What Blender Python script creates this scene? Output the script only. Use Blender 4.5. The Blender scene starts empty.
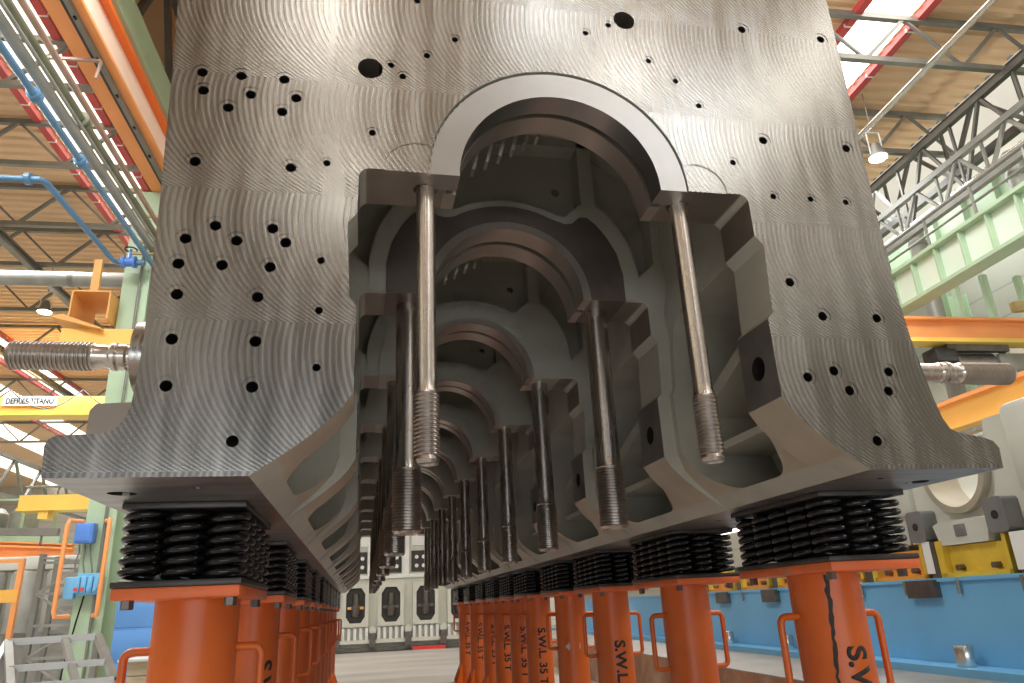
import bpy, bmesh, math, random
from mathutils import Vector, Matrix
random.seed(7)
S = bpy.context.scene
COL = S.collection
PI = math.pi
HA = math.radians(2.4)                 # the hall is turned a little against the engine block
HC, HS = math.cos(HA), math.sin(HA)
FZ = -0.85                             # hall floor level (the engine coordinates start at its front face)
ROOF = 8.2

def from_hall(p):
    return Vector((HC*p[0]+HS*p[1], -HS*p[0]+HC*p[1], p[2]))

# ------------------------------------------------------------------ materials
def new_mat(name):
    m = bpy.data.materials.new(name); m.use_nodes = True
    nt = m.node_tree
    return m, nt, nt.nodes['Principled BSDF']

def N(nt, t, **kw):
    n = nt.nodes.new(t)
    for k, v in kw.items(): setattr(n, k, v)
    return n

def mat(name, col, metal=0.0, rough=0.5, var=0.12, scale=6.0, bump=0.0, bscale=None, spec=None, stretch=None, dirt=None):
    m, nt, b = new_mat(name)
    b.inputs['Metallic'].default_value = metal
    if spec is not None: b.inputs['Specular IOR Level'].default_value = spec
    tc = N(nt, 'ShaderNodeTexCoord')
    src = tc.outputs['Object']
    if stretch:
        mp = N(nt, 'ShaderNodeMapping'); mp.inputs['Scale'].default_value = stretch
        nt.links.new(src, mp.inputs['Vector']); src = mp.outputs['Vector']
    nz = N(nt, 'ShaderNodeTexNoise'); nz.inputs['Scale'].default_value = scale; nz.inputs['Detail'].default_value = 6
    nt.links.new(src, nz.inputs['Vector'])
    r = N(nt, 'ShaderNodeValToRGB')
    r.color_ramp.elements[0].position = 0.3; r.color_ramp.elements[1].position = 0.7
    lo = [max(0, c*(1-var)) for c in col]; hi = [min(1, c*(1+var)) for c in col]
    r.color_ramp.elements[0].color = (*lo, 1); r.color_ramp.elements[1].color = (*hi, 1)
    nt.links.new(nz.outputs['Fac'], r.inputs['Fac'])
    out = r.outputs['Color']
    if dirt:
        dcol, dsc, thr = dirt
        n2 = N(nt, 'ShaderNodeTexNoise'); n2.inputs['Scale'].default_value = dsc; n2.inputs['Detail'].default_value = 9
        n2.inputs['Roughness'].default_value = 0.65
        nt.links.new(src, n2.inputs['Vector'])
        r2 = N(nt, 'ShaderNodeValToRGB'); r2.color_ramp.elements[0].position = thr; r2.color_ramp.elements[1].position = thr+0.16
        nt.links.new(n2.outputs['Fac'], r2.inputs['Fac'])
        mx = N(nt, 'ShaderNodeMixRGB'); mx.inputs['Color2'].default_value = (*dcol, 1)
        nt.links.new(r2.outputs['Color'], mx.inputs['Fac']); nt.links.new(out, mx.inputs['Color1'])
        out = mx.outputs['Color']
    nt.links.new(out, b.inputs['Base Color'])
    mr = N(nt, 'ShaderNodeMapRange'); mr.inputs['To Min'].default_value = rough*0.85; mr.inputs['To Max'].default_value = min(1, rough*1.15)
    nt.links.new(nz.outputs['Fac'], mr.inputs['Value']); nt.links.new(mr.outputs['Result'], b.inputs['Roughness'])
    if bump:
        n3 = N(nt, 'ShaderNodeTexNoise'); n3.inputs['Scale'].default_value = bscale or scale*8
        nt.links.new(src, n3.inputs['Vector'])
        bp = N(nt, 'ShaderNodeBump'); bp.inputs['Strength'].default_value = bump; bp.inputs['Distance'].default_value = 0.01
        nt.links.new(n3.outputs['Fac'], bp.inputs['Height']); nt.links.new(bp.outputs['Normal'], b.inputs['Normal'])
    return m

def mmath(nt, op, a, b=None):
    n = N(nt, 'ShaderNodeMath', operation=op)
    for i, v in enumerate((a, b)):
        if v is None: continue
        if isinstance(v, (int, float)): n.inputs[i].default_value = v
        else: nt.links.new(v, n.inputs[i])
    return n.outputs[0]

def milled_mat():
    """machined steel with the arcs left by a face mill, in horizontal passes"""
    m, nt, b = new_mat('milled_steel')
    tc = N(nt, 'ShaderNodeTexCoord'); sp = N(nt, 'ShaderNodeSeparateXYZ')
    nt.links.new(tc.outputs['Object'], sp.inputs[0])
    x, z = sp.outputs['X'], sp.outputs['Z']
    zz = mmath(nt, 'DIVIDE', mmath(nt, 'ADD', z, 0.448-0.81+3.5), 0.35)
    band = mmath(nt, 'FLOOR', zz)
    fr = mmath(nt, 'FRACT', zz)
    zc = mmath(nt, 'SUBTRACT', mmath(nt, 'MULTIPLY', fr, 0.35), 0.29)
    rr = mmath(nt, 'SQRT', mmath(nt, 'MAXIMUM', mmath(nt, 'SUBTRACT', 0.325**2, mmath(nt, 'MULTIPLY', zc, zc)), 0.0))
    nz = N(nt, 'ShaderNodeTexNoise'); nz.inputs['Scale'].default_value = 3.0; nz.inputs['Detail'].default_value = 4
    nt.links.new(tc.outputs['Object'], nz.inputs['Vector'])
    u = mmath(nt, 'ADD', mmath(nt, 'ADD', x, rr), mmath(nt, 'MULTIPLY', band, 0.37))
    u = mmath(nt, 'ADD', u, mmath(nt, 'MULTIPLY', nz.outputs['Fac'], 0.03))
    w1 = mmath(nt, 'SINE', mmath(nt, 'MULTIPLY', u, 2*PI/0.0150))
    w2 = mmath(nt, 'SINE', mmath(nt, 'MULTIPLY', u, 2*PI/0.0052))
    w3 = mmath(nt, 'SINE', mmath(nt, 'MULTIPLY', u, 2*PI/0.17))
    h = mmath(nt, 'ADD', w1, mmath(nt, 'ADD', mmath(nt, 'MULTIPLY', w2, 0.25), mmath(nt, 'MULTIPLY', w3, 0.3)))
    fine = N(nt, 'ShaderNodeTexNoise'); fine.inputs['Scale'].default_value = 60; fine.inputs['Detail'].default_value = 5
    nt.links.new(tc.outputs['Object'], fine.inputs['Vector'])
    mp = N(nt, 'ShaderNodeMapping'); mp.inputs['Scale'].default_value = (14, 14, 1.2)
    nt.links.new(tc.outputs['Object'], mp.inputs['Vector'])
    drip = N(nt, 'ShaderNodeTexNoise'); drip.inputs['Scale'].default_value = 1.5; drip.inputs['Detail'].default_value = 8
    nt.links.new(mp.outputs['Vector'], drip.inputs['Vector'])
    # the pass boundary is a slightly raised line
    edge = mmath(nt, 'LESS_THAN', fr, 0.035)
    h2 = mmath(nt, 'ADD', mmath(nt, 'MULTIPLY', h, 0.5), mmath(nt, 'MULTIPLY', fine.outputs['Fac'], 0.6))
    h2 = mmath(nt, 'ADD', h2, mmath(nt, 'MULTIPLY', edge, 1.2))
    bp = N(nt, 'ShaderNodeBump'); bp.inputs['Strength'].default_value = 0.10; bp.inputs['Distance'].default_value = 0.0011
    nt.links.new(h2, bp.inputs['Height']); nt.links.new(bp.outputs['Normal'], b.inputs['Normal'])
    f = mmath(nt, 'ADD', mmath(nt, 'MULTIPLY', h, 0.12), mmath(nt, 'MULTIPLY', drip.outputs['Fac'], 1.0))
    r = N(nt, 'ShaderNodeValToRGB'); r.color_ramp.elements[0].position = 0.2; r.color_ramp.elements[1].position = 0.8
    r.color_ramp.elements[0].color = (0.285, 0.275, 0.26, 1); r.color_ramp.elements[1].color = (0.44, 0.43, 0.41, 1)
    nt.links.new(f, r.inputs['Fac']); nt.links.new(r.outputs['Color'], b.inputs['Base Color'])
    b.inputs['Metallic'].default_value = 1.0
    rg = mmath(nt, 'ADD', mmath(nt, 'MULTIPLY', drip.outputs['Fac'], 0.22), mmath(nt, 'ADD', mmath(nt, 'MULTIPLY', w1, 0.03), 0.145))
    nt.links.new(rg, b.inputs['Roughness'])
    return m

def deck_mat():
    m, nt, b = new_mat('corrugated_deck')
    tc = N(nt, 'ShaderNodeTexCoord'); sp = N(nt, 'ShaderNodeSeparateXYZ'); nt.links.new(tc.outputs['Object'], sp.inputs[0])
    nz = N(nt, 'ShaderNodeTexNoise'); nz.inputs['Scale'].default_value = 0.7; nt.links.new(tc.outputs['Object'], nz.inputs['Vector'])
    r = N(nt, 'ShaderNodeValToRGB'); r.color_ramp.elements[0].color = (0.75, 0.53, 0.325, 1); r.color_ramp.elements[1].color = (0.79, 0.565, 0.35, 1)
    nt.links.new(nz.outputs['Fac'], r.inputs['Fac']); nt.links.new(r.outputs['Color'], b.inputs['Base Color'])
    b.inputs['Roughness'].default_value = 0.6
    return m

def emit_mat(name, col, s):
    m, nt, b = new_mat(name)
    b.inputs['Base Color'].default_value = (*col, 1)
    b.inputs['Emission Color'].default_value = (*col, 1); b.inputs['Emission Strength'].default_value = s
    return m

def siding_mat(name, c0, c1, pitch):
    m, nt, b = new_mat(name)
    tc = N(nt, 'ShaderNodeTexCoord'); sp = N(nt, 'ShaderNodeSeparateXYZ'); nt.links.new(tc.outputs['Object'], sp.inputs[0])
    f = mmath(nt, 'FRACT', mmath(nt, 'DIVIDE', sp.outputs['Z'], pitch))
    g = mmath(nt, 'GREATER_THAN', f, 0.94)
    mx = N(nt, 'ShaderNodeMixRGB'); mx.inputs['Color1'].default_value = (*c0, 1); mx.inputs['Color2'].default_value = (*c1, 1)
    nt.links.new(g, mx.inputs['Fac']); nt.links.new(mx.outputs['Color'], b.inputs['Base Color'])
    bp = N(nt, 'ShaderNodeBump'); bp.inputs['Distance'].default_value = 0.03; nt.links.new(f, bp.inputs['Height'])
    nt.links.new(bp.outputs['Normal'], b.inputs['Normal'])
    b.inputs['Roughness'].default_value = 0.6
    return m

M = dict(
    milled=milled_mat(),
    cast=mat('painted_casting', (0.385, 0.38, 0.33), 0.0, 0.42, 0.10, 5, 0.15, 40, dirt=((0.25, 0.245, 0.21), 2.3, 0.56)),
    dark_mach=mat('machined_dark', (0.30, 0.26, 0.225), 0.75, 0.36, 0.14, 8, 0.05, 60),
    saddle=mat('saddle_face', (0.17, 0.14, 0.12), 0.6, 0.42, 0.2, 6, 0.05, 40),  # darkened for machined steel and for the shadow it sits in
    shell=mat('bearing_bore', (0.46, 0.41, 0.36), 0.8, 0.36, 0.1, 6),
    bottom=mat('machined_underside', (0.36, 0.355, 0.35), 0.85, 0.36, 0.3, 5, 0.06, 30, stretch=(1, 3, 1)),
    pad=mat('machined_pad', (0.34, 0.33, 0.32), 0.9, 0.42, 0.12, 9),
    foot=mat('ground_flank', (0.42, 0.38, 0.30), 0.35, 0.45, 0.12, 5, 0.08, 30),
    hole=mat('shaded_bore', (0.035, 0.03, 0.028), 0.6, 0.5, 0.2, 20),  # near-black stands in for the shade inside the holes
    ring=mat('ground_ring', (0.42, 0.415, 0.41), 1.0, 0.33, 0.10, 3, 0.02, 50),
    stud=mat('polished_stud', (0.62, 0.57, 0.53), 1.0, 0.27, 0.10, 4, stretch=(10, 10, 1)),
    thread=mat('rolled_thread', (0.40, 0.36, 0.33), 1.0, 0.30, 0.10, 12),
    orange=mat('orange_paint', (0.60, 0.118, 0.012), 0.0, 0.38, 0.10, 4, 0.05, 40, dirt=((0.33, 0.06, 0.02), 3.1, 0.64)),
    plate_edge=mat('worn_orange_plate', (0.70, 0.14, 0.035), 0.0, 0.45, 0.18, 6, dirt=((0.42, 0.24, 0.16), 7, 0.58)),
    black=mat('black_oily_steel', (0.012, 0.011, 0.012), 0.2, 0.13, 0.3, 8),
    black_plate=mat('black_plate', (0.05, 0.045, 0.043), 0.4, 0.42, 0.3, 8, 0.1),
    bolt=mat('zinc_bolt', (0.15, 0.135, 0.12), 0.8, 0.42, 0.2, 10),
    ink=mat('stencil_ink', (0.02, 0.017, 0.015), 0.0, 0.6, 0.1, 10),
    sticker=mat('grey_sticker', (0.62, 0.63, 0.60), 0.0, 0.5, 0.1, 20),
    floor=mat('worn_concrete', (0.46, 0.44, 0.41), 0.0, 0.42, 0.22, 0.9, 0.05, 12, stretch=(0.35, 1.3, 1), dirt=((0.62, 0.61, 0.58), 0.8, 0.5)),
    rust=mat('rusty_plate', (0.42, 0.22, 0.13), 0.0, 0.65, 0.2, 3, 0.1, dirt=((0.55, 0.38, 0.26), 2, 0.5)),
    tread=mat('tread_plate', (0.36, 0.345, 0.32), 0.4, 0.45, 0.15, 3, 0.5, 60),
    deck=deck_mat(),
    sky_glass=emit_mat('skylight_glass', (1.0, 0.97, 0.90), 4.0),
    cream_glass=emit_mat('cream_skylight', (1.0, 0.93, 0.78), 1.5),
    dim_glass=emit_mat('clerestory_glass', (0.55, 0.52, 0.46), 0.75),
    lamp=emit_mat('lamp_glow', (1.0, 0.96, 0.88), 30.0),
    steel=mat('galvanised_steel', (0.22, 0.22, 0.195), 0.3, 0.42, 0.15, 3),
    steel_dark=mat('dark_truss_steel', (0.12, 0.115, 0.10), 0.3, 0.5, 0.2, 3),
    pipe_shine=mat('bright_pipe', (0.62, 0.61, 0.58), 0.9, 0.25, 0.1, 3),
    green=mat('pale_green_paint', (0.42, 0.56, 0.38), 0.0, 0.45, 0.08, 2, dirt=((0.34, 0.42, 0.30), 1.5, 0.62)),
    green_web=mat('pale_green_web', (0.72, 0.82, 0.70), 0.0, 0.5, 0.05, 1),
    crane=mat('crane_orange', (0.90, 0.36, 0.12), 0.0, 0.45, 0.06, 1.5),
    crane_pale=mat('crane_lit_web', (0.93, 0.72, 0.58), 0.0, 0.45, 0.04, 1.5),  # paler orange, the light on the web side put into its colour
    crane_deep=mat('crane_deep_orange', (0.85, 0.17, 0.02), 0.0, 0.4, 0.06, 1.5),
    yellow=mat('crane_yellow', (0.92, 0.62, 0.12), 0.0, 0.45, 0.06, 1.5),
    amber=mat('amber_beam', (0.93, 0.50, 0.10), 0.0, 0.45, 0.06, 1.5),
    red=mat('red_busbar', (0.55, 0.07, 0.07), 0.0, 0.42, 0.12, 2),
    blue_pipe=mat('blue_pipe', (0.10, 0.23, 0.38), 0.0, 0.35, 0.12, 4),
    blue=mat('sky_blue_machine', (0.17, 0.46, 0.74), 0.0, 0.42, 0.07, 1.2, dirt=((0.12, 0.36, 0.62), 1.1, 0.6)),
    blue_box=mat('blue_enclosure', (0.10, 0.26, 0.72), 0.0, 0.4, 0.1, 5),
    blue_encl=mat('enclosure_blue', (0.14, 0.36, 0.80), 0.0, 0.42, 0.07, 1.2),
    olive=mat('olive_pipe', (0.15, 0.155, 0.10), 0.1, 0.5, 0.2, 4),
    grey_pipe=mat('grey_pipe', (0.30, 0.30, 0.265), 0.2, 0.45, 0.15, 4),
    brown_pipe=mat('brown_pipe', (0.40, 0.27, 0.21), 0.1, 0.5, 0.15, 4),
    ochre=mat('ochre_bracket', (0.42, 0.31, 0.13), 0.1, 0.55, 0.2, 4),
    casting=mat('grey_engine_casting', (0.56, 0.57, 0.51), 0.0, 0.42, 0.07, 3, 0.05, 30),
    casting_pad=mat('grey_casting_pad', (0.24, 0.245, 0.25), 0.6, 0.45, 0.1, 8),
    far_cast=mat('far_engine_paint', (0.66, 0.66, 0.57), 0.0, 0.45, 0.06, 2),
    far_dark=mat('far_engine_shade', (0.04, 0.035, 0.03), 0.2, 0.5, 0.2, 6),  # near-black panels stand in for the shade inside the openings
    wall=siding_mat('cream_siding', (0.46, 0.45, 0.40), (0.35, 0.34, 0.31), 0.55),
    wall_dark=siding_mat('grey_siding', (0.50, 0.48, 0.43), (0.25, 0.24, 0.22), 0.8),
    yellow_frame=mat('yellow_cradle', (0.72, 0.50, 0.05), 0.0, 0.5, 0.15, 4, dirt=((0.45, 0.33, 0.08), 3, 0.6)),
    orange_frame=mat('ochre_orange_cradle', (0.80, 0.33, 0.05), 0.0, 0.5, 0.12, 4),
    white=mat('white_paint', (0.82, 0.82, 0.79), 0.0, 0.5, 0.05, 4),
    alu=mat('aluminium_tube', (0.36, 0.36, 0.34), 0.6, 0.35, 0.1, 6),
    wood=mat('pale_crate_wood', (0.58, 0.47, 0.33), 0.0, 0.65, 0.15, 6, stretch=(1, 1, 6)),
    cardboard=mat('orange_cabinet', (0.78, 0.40, 0.11), 0.0, 0.55, 0.08, 3),
    red_plastic=mat('red_socket', (0.75, 0.05, 0.04), 0.0, 0.4, 0.05, 5),
)

# ------------------------------------------------------------------ mesh building
class MB:
    def __init__(self): self.bm = bmesh.new()
    def poly(self, pts, faces, smooth=False):
        vs = [self.bm.verts.new(p) for p in pts]
        for f in faces:
            try:
                fc = self.bm.faces.new([vs[i] for i in f]); fc.smooth = smooth
            except ValueError: pass
        return self
    def box(self, a, b):
        x0, y0, z0 = a; x1, y1, z1 = b
        return self.poly([(x0,y0,z0),(x1,y0,z0),(x1,y1,z0),(x0,y1,z0),(x0,y0,z1),(x1,y0,z1),(x1,y1,z1),(x0,y1,z1)],
                         [(0,3,2,1),(4,5,6,7),(0,1,5,4),(1,2,6,5),(2,3,7,6),(3,0,4,7)])
    def bbox(self, a, b, w=0.01):
        """box with chamfered edges"""
        n0 = len(self.bm.verts)
        t = bmesh.new(); x0,y0,z0 = a; x1,y1,z1 = b
        bmesh.ops.create_cube(t, size=1)
        for v in t.verts: v.co = ((x0+x1)/2+v.co.x*(x1-x0), (y0+y1)/2+v.co.y*(y1-y0), (z0+z1)/2+v.co.z*(z1-z0))
        bmesh.ops.bevel(t, geom=t.edges[:], offset=w, segments=2, affect='EDGES', profile=0.5)
        me = bpy.data.meshes.new('t'); t.to_mesh(me); t.free(); self.bm.from_mesh(me); bpy.data.meshes.remove(me)
        return self
    def beam(self, p, q, w, h, up=(0,0,1)):
        p, q = Vector(p), Vector(q); d = (q-p).normalized(); up = Vector(up)
        if abs(d.dot(up)) > 0.98: up = Vector((1,0,0))
        s = d.cross(up).normalized()*w/2; t = s.cross(d).normalized()*h/2
        P = [p-s-t, p+s-t, p+s+t, p-s+t, q-s-t, q+s-t, q+s+t, q-s+t]
        return self.poly(P, [(0,1,2,3),(7,6,5,4),(0,4,5,1),(1,5,6,2),(2,6,7,3),(3,7,4,0)])
    def ibeam(self, p, q, w, h, t=0.03, up=(0,0,1)):
        p, q, u = Vector(p), Vector(q), Vector(up)
        d = (q-p).normalized()
        if abs(d.dot(u)) > 0.98: u = Vector((1,0,0))
        u = (u-d*u.dot(d)).normalized()
        self.beam(p+u*(h/2-t/2), q+u*(h/2-t/2), w, t, u); self.beam(p-u*(h/2-t/2), q-u*(h/2-t/2), w, t, u)
        return self.beam(p, q, t*0.7, h-2*t, u)
    def tube(self, pts, r, n=12, closed=False, caps=True):
        P = [Vector(p) for p in pts]; m = len(P); rings = []
        prev = None
        for i in range(m):
            if closed: d = (P[(i+1)%m]-P[i-1]).normalized()
            else: d = ((P[min(i+1,m-1)]-P[i]).normalized()+(P[i]-P[max(i-1,0)]).normalized())
            d = d.normalized() if d.length > 1e-9 else Vector((0,0,1))
            if prev is None:
                a = Vector((0,0,1)) if abs(d.z) < 0.9 else Vector((1,0,0)); s = d.cross(a).normalized()
            else: s = (prev-d*prev.dot(d)).normalized()
            prev = s; t = d.cross(s)
            k = 1.0
            if not closed and 0 < i < m-1:
                c = (P[i+1]-P[i]).normalized().dot((P[i]-P[i-1]).normalized()); k = min(1.5, 1/math.sqrt(max(0.3,(1+c)/2)))
            rings.append([self.bm.verts.new(P[i]+(s*math.cos(2*PI*j/n)+t*math.sin(2*PI*j/n))*r*(1 if k<1.02 else 1+0*(k))) for j in range(n)])
        for i in range(m if closed else m-1):
            A, B = rings[i], rings[(i+1)%m]
            for j in range(n):
                f = self.bm.faces.new((A[j], A[(j+1)%n], B[(j+1)%n], B[j])); f.smooth = True
        if caps and not closed:
            self.bm.faces.new(rings[0][::-1]); self.bm.faces.new(rings[-1])
        return self
    def lathe(self, prof, c, axis='z', n=32, sharp=True):
        """prof: (radius, height) pairs; revolved round the axis through c"""
        rings = []
        for r, h in prof:
            ring = []
            for j in range(n):
                a = 2*PI*j/n; u, v = max(r,1e-5)*math.cos(a), max(r,1e-5)*math.sin(a)
                p = {'z': (u,v,h), 'y': (u,h,-v), 'x': (h,u,v)}[axis]
                ring.append(self.bm.verts.new((c[0]+p[0], c[1]+p[1], c[2]+p[2])))
            rings.append(ring)
        for A, B in zip(rings, rings[1:]):
            for j in range(n):
                f = self.bm.faces.new((A[j], A[(j+1)%n], B[(j+1)%n], B[j])); f.smooth = True
        self.bm.faces.new(rings[0][::-1]); self.bm.faces.new(rings[-1])
        return self
    def prism(self, pts, a, b, axis='y'):
        """polygon pts (2-D) pushed from a to b along the axis; for 'y' pts are (x,z), for 'x' (y,z), for 'z' (x,y)"""
        def P(u, v, w): return {'y': (u,w,v), 'x': (w,u,v), 'z': (u,v,w)}[axis]
        n = len(pts)
        A = [self.bm.verts.new(P(u,v,a)) for u,v in pts]; B = [self.bm.verts.new(P(u,v,b)) for u,v in pts]
        self.bm.faces.new(A); self.bm.faces.new(B[::-1])
        for i in range(n): self.bm.faces.new((A[i], B[i], B[(i+1)%n], A[(i+1)%n]))
        return self
    def half_ring(self, r0, r1, y0, y1, cz, n=48):
        cz -= .0015; ang = [PI*i/n for i in range(n+1)]
        pts = [(r1*math.cos(a), cz+r1*math.sin(a)) for a in ang]+[(r0*math.cos(a), cz+r0*math.sin(a)) for a in ang[::-1]]
        return self.prism(pts, y0, y1)
    def mesh(self, name, off=(0,0,0), auto=35):
        bmesh.ops.recalc_face_normals(self.bm, faces=self.bm.faces[:])
        bmesh.ops.translate(self.bm, vec=[-o for o in off], verts=self.bm.verts[:])
        me = bpy.data.meshes.new(name); self.bm.to_mesh(me); self.bm.free()
        for p in me.polygons: p.use_smooth = True
        me.set_sharp_from_angle(angle=math.radians(auto))
        return me
    def build(self, name, m, parent=None, hall=False, loc=(0,0,0), auto=35):
        if parent is not None:
            loc = parent.get('_loc', (0,0,0))
            loc = ROOTS[parent.name] if parent.name in ROOTS else loc
        me = self.mesh(name, loc, auto); me.materials.append(m)
        return link(name, me, parent, hall, loc)

ROOTS = {}
def link(name, me, parent, hall, loc):
    o = bpy.data.objects.new(name, me); COL.objects.link(o)
    if parent is not None:
        o.parent = parent; ROOTS[o.name] = ROOTS.get(parent.name, (0,0,0))
    else:
        ROOTS[o.name] = tuple(loc)
        if hall: o.location = from_hall(loc); o.rotation_euler.z = -HA
        else: o.location = loc
    return o
def root(name, loc, label, cat, group=None, hall=False):
    o = bpy.data.objects.new(name, None); COL.objects.link(o); o.empty_display_size = 0.1
    ROOTS[o.name] = tuple(loc)
    if hall: o.location = from_hall(loc); o.rotation_euler.z = -HA
    else: o.location = loc
    return tag(o, label, cat, group)
def tag(o, label, cat, group=None):
    o['label'] = label; o['category'] = cat
    if group: o['group'] = group
    return o
def struct(o):
    o['kind'] = 'structure'; return o
def copy_tree(o, parent=None):
    c = o.copy(); COL.objects.link(c)
    if parent is not None: c.parent = parent
    ROOTS[c.name] = ROOTS.get(o.name, (0,0,0))
    for ch in list(o.children): copy_tree(ch, c)
    return c
ORD = ['nearest', 'second', 'third', 'fourth', 'fifth', 'sixth', 'seventh', 'eighth', 'ninth', 'tenth', 'eleventh', 'twelfth']
def arc(cx, cy, r, a0, a1, n):
    return [(cx+r*math.cos(math.radians(a0+(a1-a0)*i/n)), cy+r*math.sin(math.radians(a0+(a1-a0)*i/n))) for i in range(n+1)]
def rrect(x0, y0, x1, y1, r, n=6):
    return arc(x1-r,y1-r,r,0,90,n)+arc(x0+r,y1-r,r,90,180,n)+arc(x0+r,y0+r,r,180,270,n)+arc(x1-r,y0+r,r,270,360,n)

# ================================================================== THE ENGINE BLOCK
RAILZ = 0.448; CZ = 1.249; LEN = 10.05; NB = 10
block = root('engine_block', (0,0,RAILZ), 'huge machined grey engine block with rows of hanging studs, raised on orange stands', 'engine block')

outline = [(-1.172,.448),(-1.178,.515),(-1.172,.530),(-1.158,.538),(-1.075,.542)]
outline += [(-1.075+.055*math.sin(math.radians(a)), .542+.075-.075*math.cos(math.radians(a))) for a in (20,40,60,80,90)]
outline += [(-1.015,.70),(-1.014,.80),(-1.020,1.1),(-1.034,1.5),(-1.045,1.75),(-1.06,2.5),
            (.985,2.5),(.978,2.03),(.974,1.55),(.968,1.16),(.972,.93),(.980,.82),(.993,.72),(1.006,.64),(1.018,.585),(1.034,.556),(1.056,.545),
            (1.130,.532),(1.160,.522),(1.173,.503),(1.168,.448)]
bodym = MB().prism(outline, 0.0, LEN)
# a raised pad on the left foot, just behind the front face
bodym2 = MB().prism([(-1.112,.53),(-1.112,.600),(-1.100,.616),(-1.0,.622),(-1.0,.53)], .03, .30)
for k in range(1, 10): bodym2.prism([(-1.112,.53),(-1.112,.600),(-1.100,.616),(-1.0,.622),(-1.0,.53)], k-.05, k+.22)
for k in range(0, 10):
    yb = .10 if k == 0 else k-.09
    bodym2.lathe([(.088,-1.045),(.088,-.99)], (0, yb, .745), 'x', 36)
    bodym2.lathe([(.088,.95),(.088,1.0)], (0, yb, .745), 'x', 36)

# tunnel profile, right half from the foot up to the saddle
half = [(.90,.34),(.832,.40),(.765,.448),(.708,.487),(.650,.530),(.600,.573),(.572,.604),(.548,.642),(.548,.862),(.566,.880),(.575,1.085),(.552,1.116),(.552,1.222)]
half += [(.552-.028+.028*math.cos(math.radians(a)), CZ-.028+.028*math.sin(math.radians(a))) for a in (20,45,70,90)]
tunnel = [(x,z) for x,z in half]+[(-x,z) for x,z in half[::-1]]
cut1 = MB().prism(tunnel, -.5, LEN+.5)
cut2 = MB().lathe([(.315,-.4),(.315,LEN+.4)], (0,0,CZ), 'y', 96)
cut3 = MB(); cut4 = MB(); cut5 = MB(); cut11 = MB()
bays = []
for k in range(NB):
    y0 = .178 if k == 0 else k+.012
    y1 = k+.80
    bays.append((y0, y1))
    sec = [(0,.30),(.80,.30),(.770,.443),(.720,.492),(.667,.538),(.622,.590),(.602,.65),(.598,.87),(.612,.90),(.625,1.10),(.615,1.20),(.64,1.32),(.640,1.66),(.56,1.86),(.40,1.97),(0,2.0)]
    cut3.prism(sec+[(-x,z) for x,z in sec[::-1][1:-1]], y0, y1)
    # rounded pocket in the skin, both sides
    pk = arc(y1-.03-.10,1.16-.10,.10,0,90,8)+arc(y0+.03+.10,1.16-.10,.10,90,180,8)+arc(y0+.03+.16,.492+.16,.16,180,270,10)+arc(y1-.03-.21,.492+.21,.21,270,360,12)
    cut4.prism(pk, .50, .95, 'x')
    cut4.prism(pk, -.95, -.50, 'x')
    # cylinder bore going up out of the crank space
    cut5.lathe([(.33,1.9),(.33,2.44)], (0,(y0+y1)/2,0), 'z', 48)
    if k:
        cut11.prism([(-.598,1.42),(-.60,1.60),(-.55,1.84),(-.40,1.945),(.40,1.945),(.55,1.84),(.60,1.60),(.598,1.42),(.50,1.33),(-.50,1.33)], k-.25, k-.115)
        cut5.lathe([(.018,k-.22),(.018,k-.06)], (.235,0,1.775), 'y', 20)
HOLES = [(-0.961,1.507),(-0.864,1.507),(-0.755,1.508),(-0.953,1.45),(-0.836,1.45),(-0.721,1.451),(-0.888,1.403),(-0.754,1.404),(-0.952,1.234),(-0.722,1.235),(-0.634,1.256),(-0.52,1.361),(-0.474,1.59),(-0.441,1.555),(-0.374,1.636),(-0.293,1.704),(-0.401,1.831),(-0.888,1.057),(-0.952,1.018),(-0.755,1.057),(-0.836,1.019),(-0.722,1.02),(-0.961,0.951),(-0.864,0.952),(-0.956,0.872),(-0.777,0.872),(-0.955,0.761),(-0.774,0.76),(-0.955,0.65),(-0.773,0.65),(-0.754,0.952),(-0.636,0.976),(-0.805,0.525),(-0.634,0.699),(-0.635,0.843),(0.107,1.782),(0.183,1.823),(0.638,1.868),(0.921,1.866),(0.3,1.701),(0.38,1.635),(0.444,1.551),(0.638,1.445),(0.919,1.442),(0.525,1.357),(0.636,1.25),(0.757,1.25),(0.874,1.248),(0.636,0.974),(0.717,0.874),(0.887,0.874),(0.717,0.715),(0.885,0.715),(0.752,0.66),(0.871,0.66),(0.803,0.523),(0.635,0.696)]
SMALL = {(-0.634,1.256),(-0.52,1.361),(-0.474,1.59),(-0.441,1.555),(-0.374,1.636),(-0.293,1.704),(-0.401,1.831),(-0.636,0.976),(-0.634,0.699),(-0.635,0.843),(0.107,1.782),(0.183,1.823),(0.3,1.701),(0.38,1.635),(0.444,1.551),(0.525,1.357),(0.636,1.25),(0.757,1.25),(0.874,1.248)}
cut6 = MB()
for h in HOLES:
    r = .0095 if h in SMALL else .0135
    cut6.lathe([(r*1.8,-.05),(r*1.8,.0015),(r,.0015),(r,.11)], (h[0],0,h[1]), 'y', 20)
for h in ((-.53,1.571),(.236,1.848)): cut6.lathe([(.034,-.05),(.034,.25)], (h[0],0,h[1]), 'y', 32)
cut8 = MB().lathe([(.372,-.05),(.372,.014)], (0,0,CZ), 'y', 96)
cut10 = MB()
for sx in (-1,1): cut10.lathe([(.09,-.06),(.09,.003)], (sx*.40,0,CZ), 'y', 48)
cut9 = MB()
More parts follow.
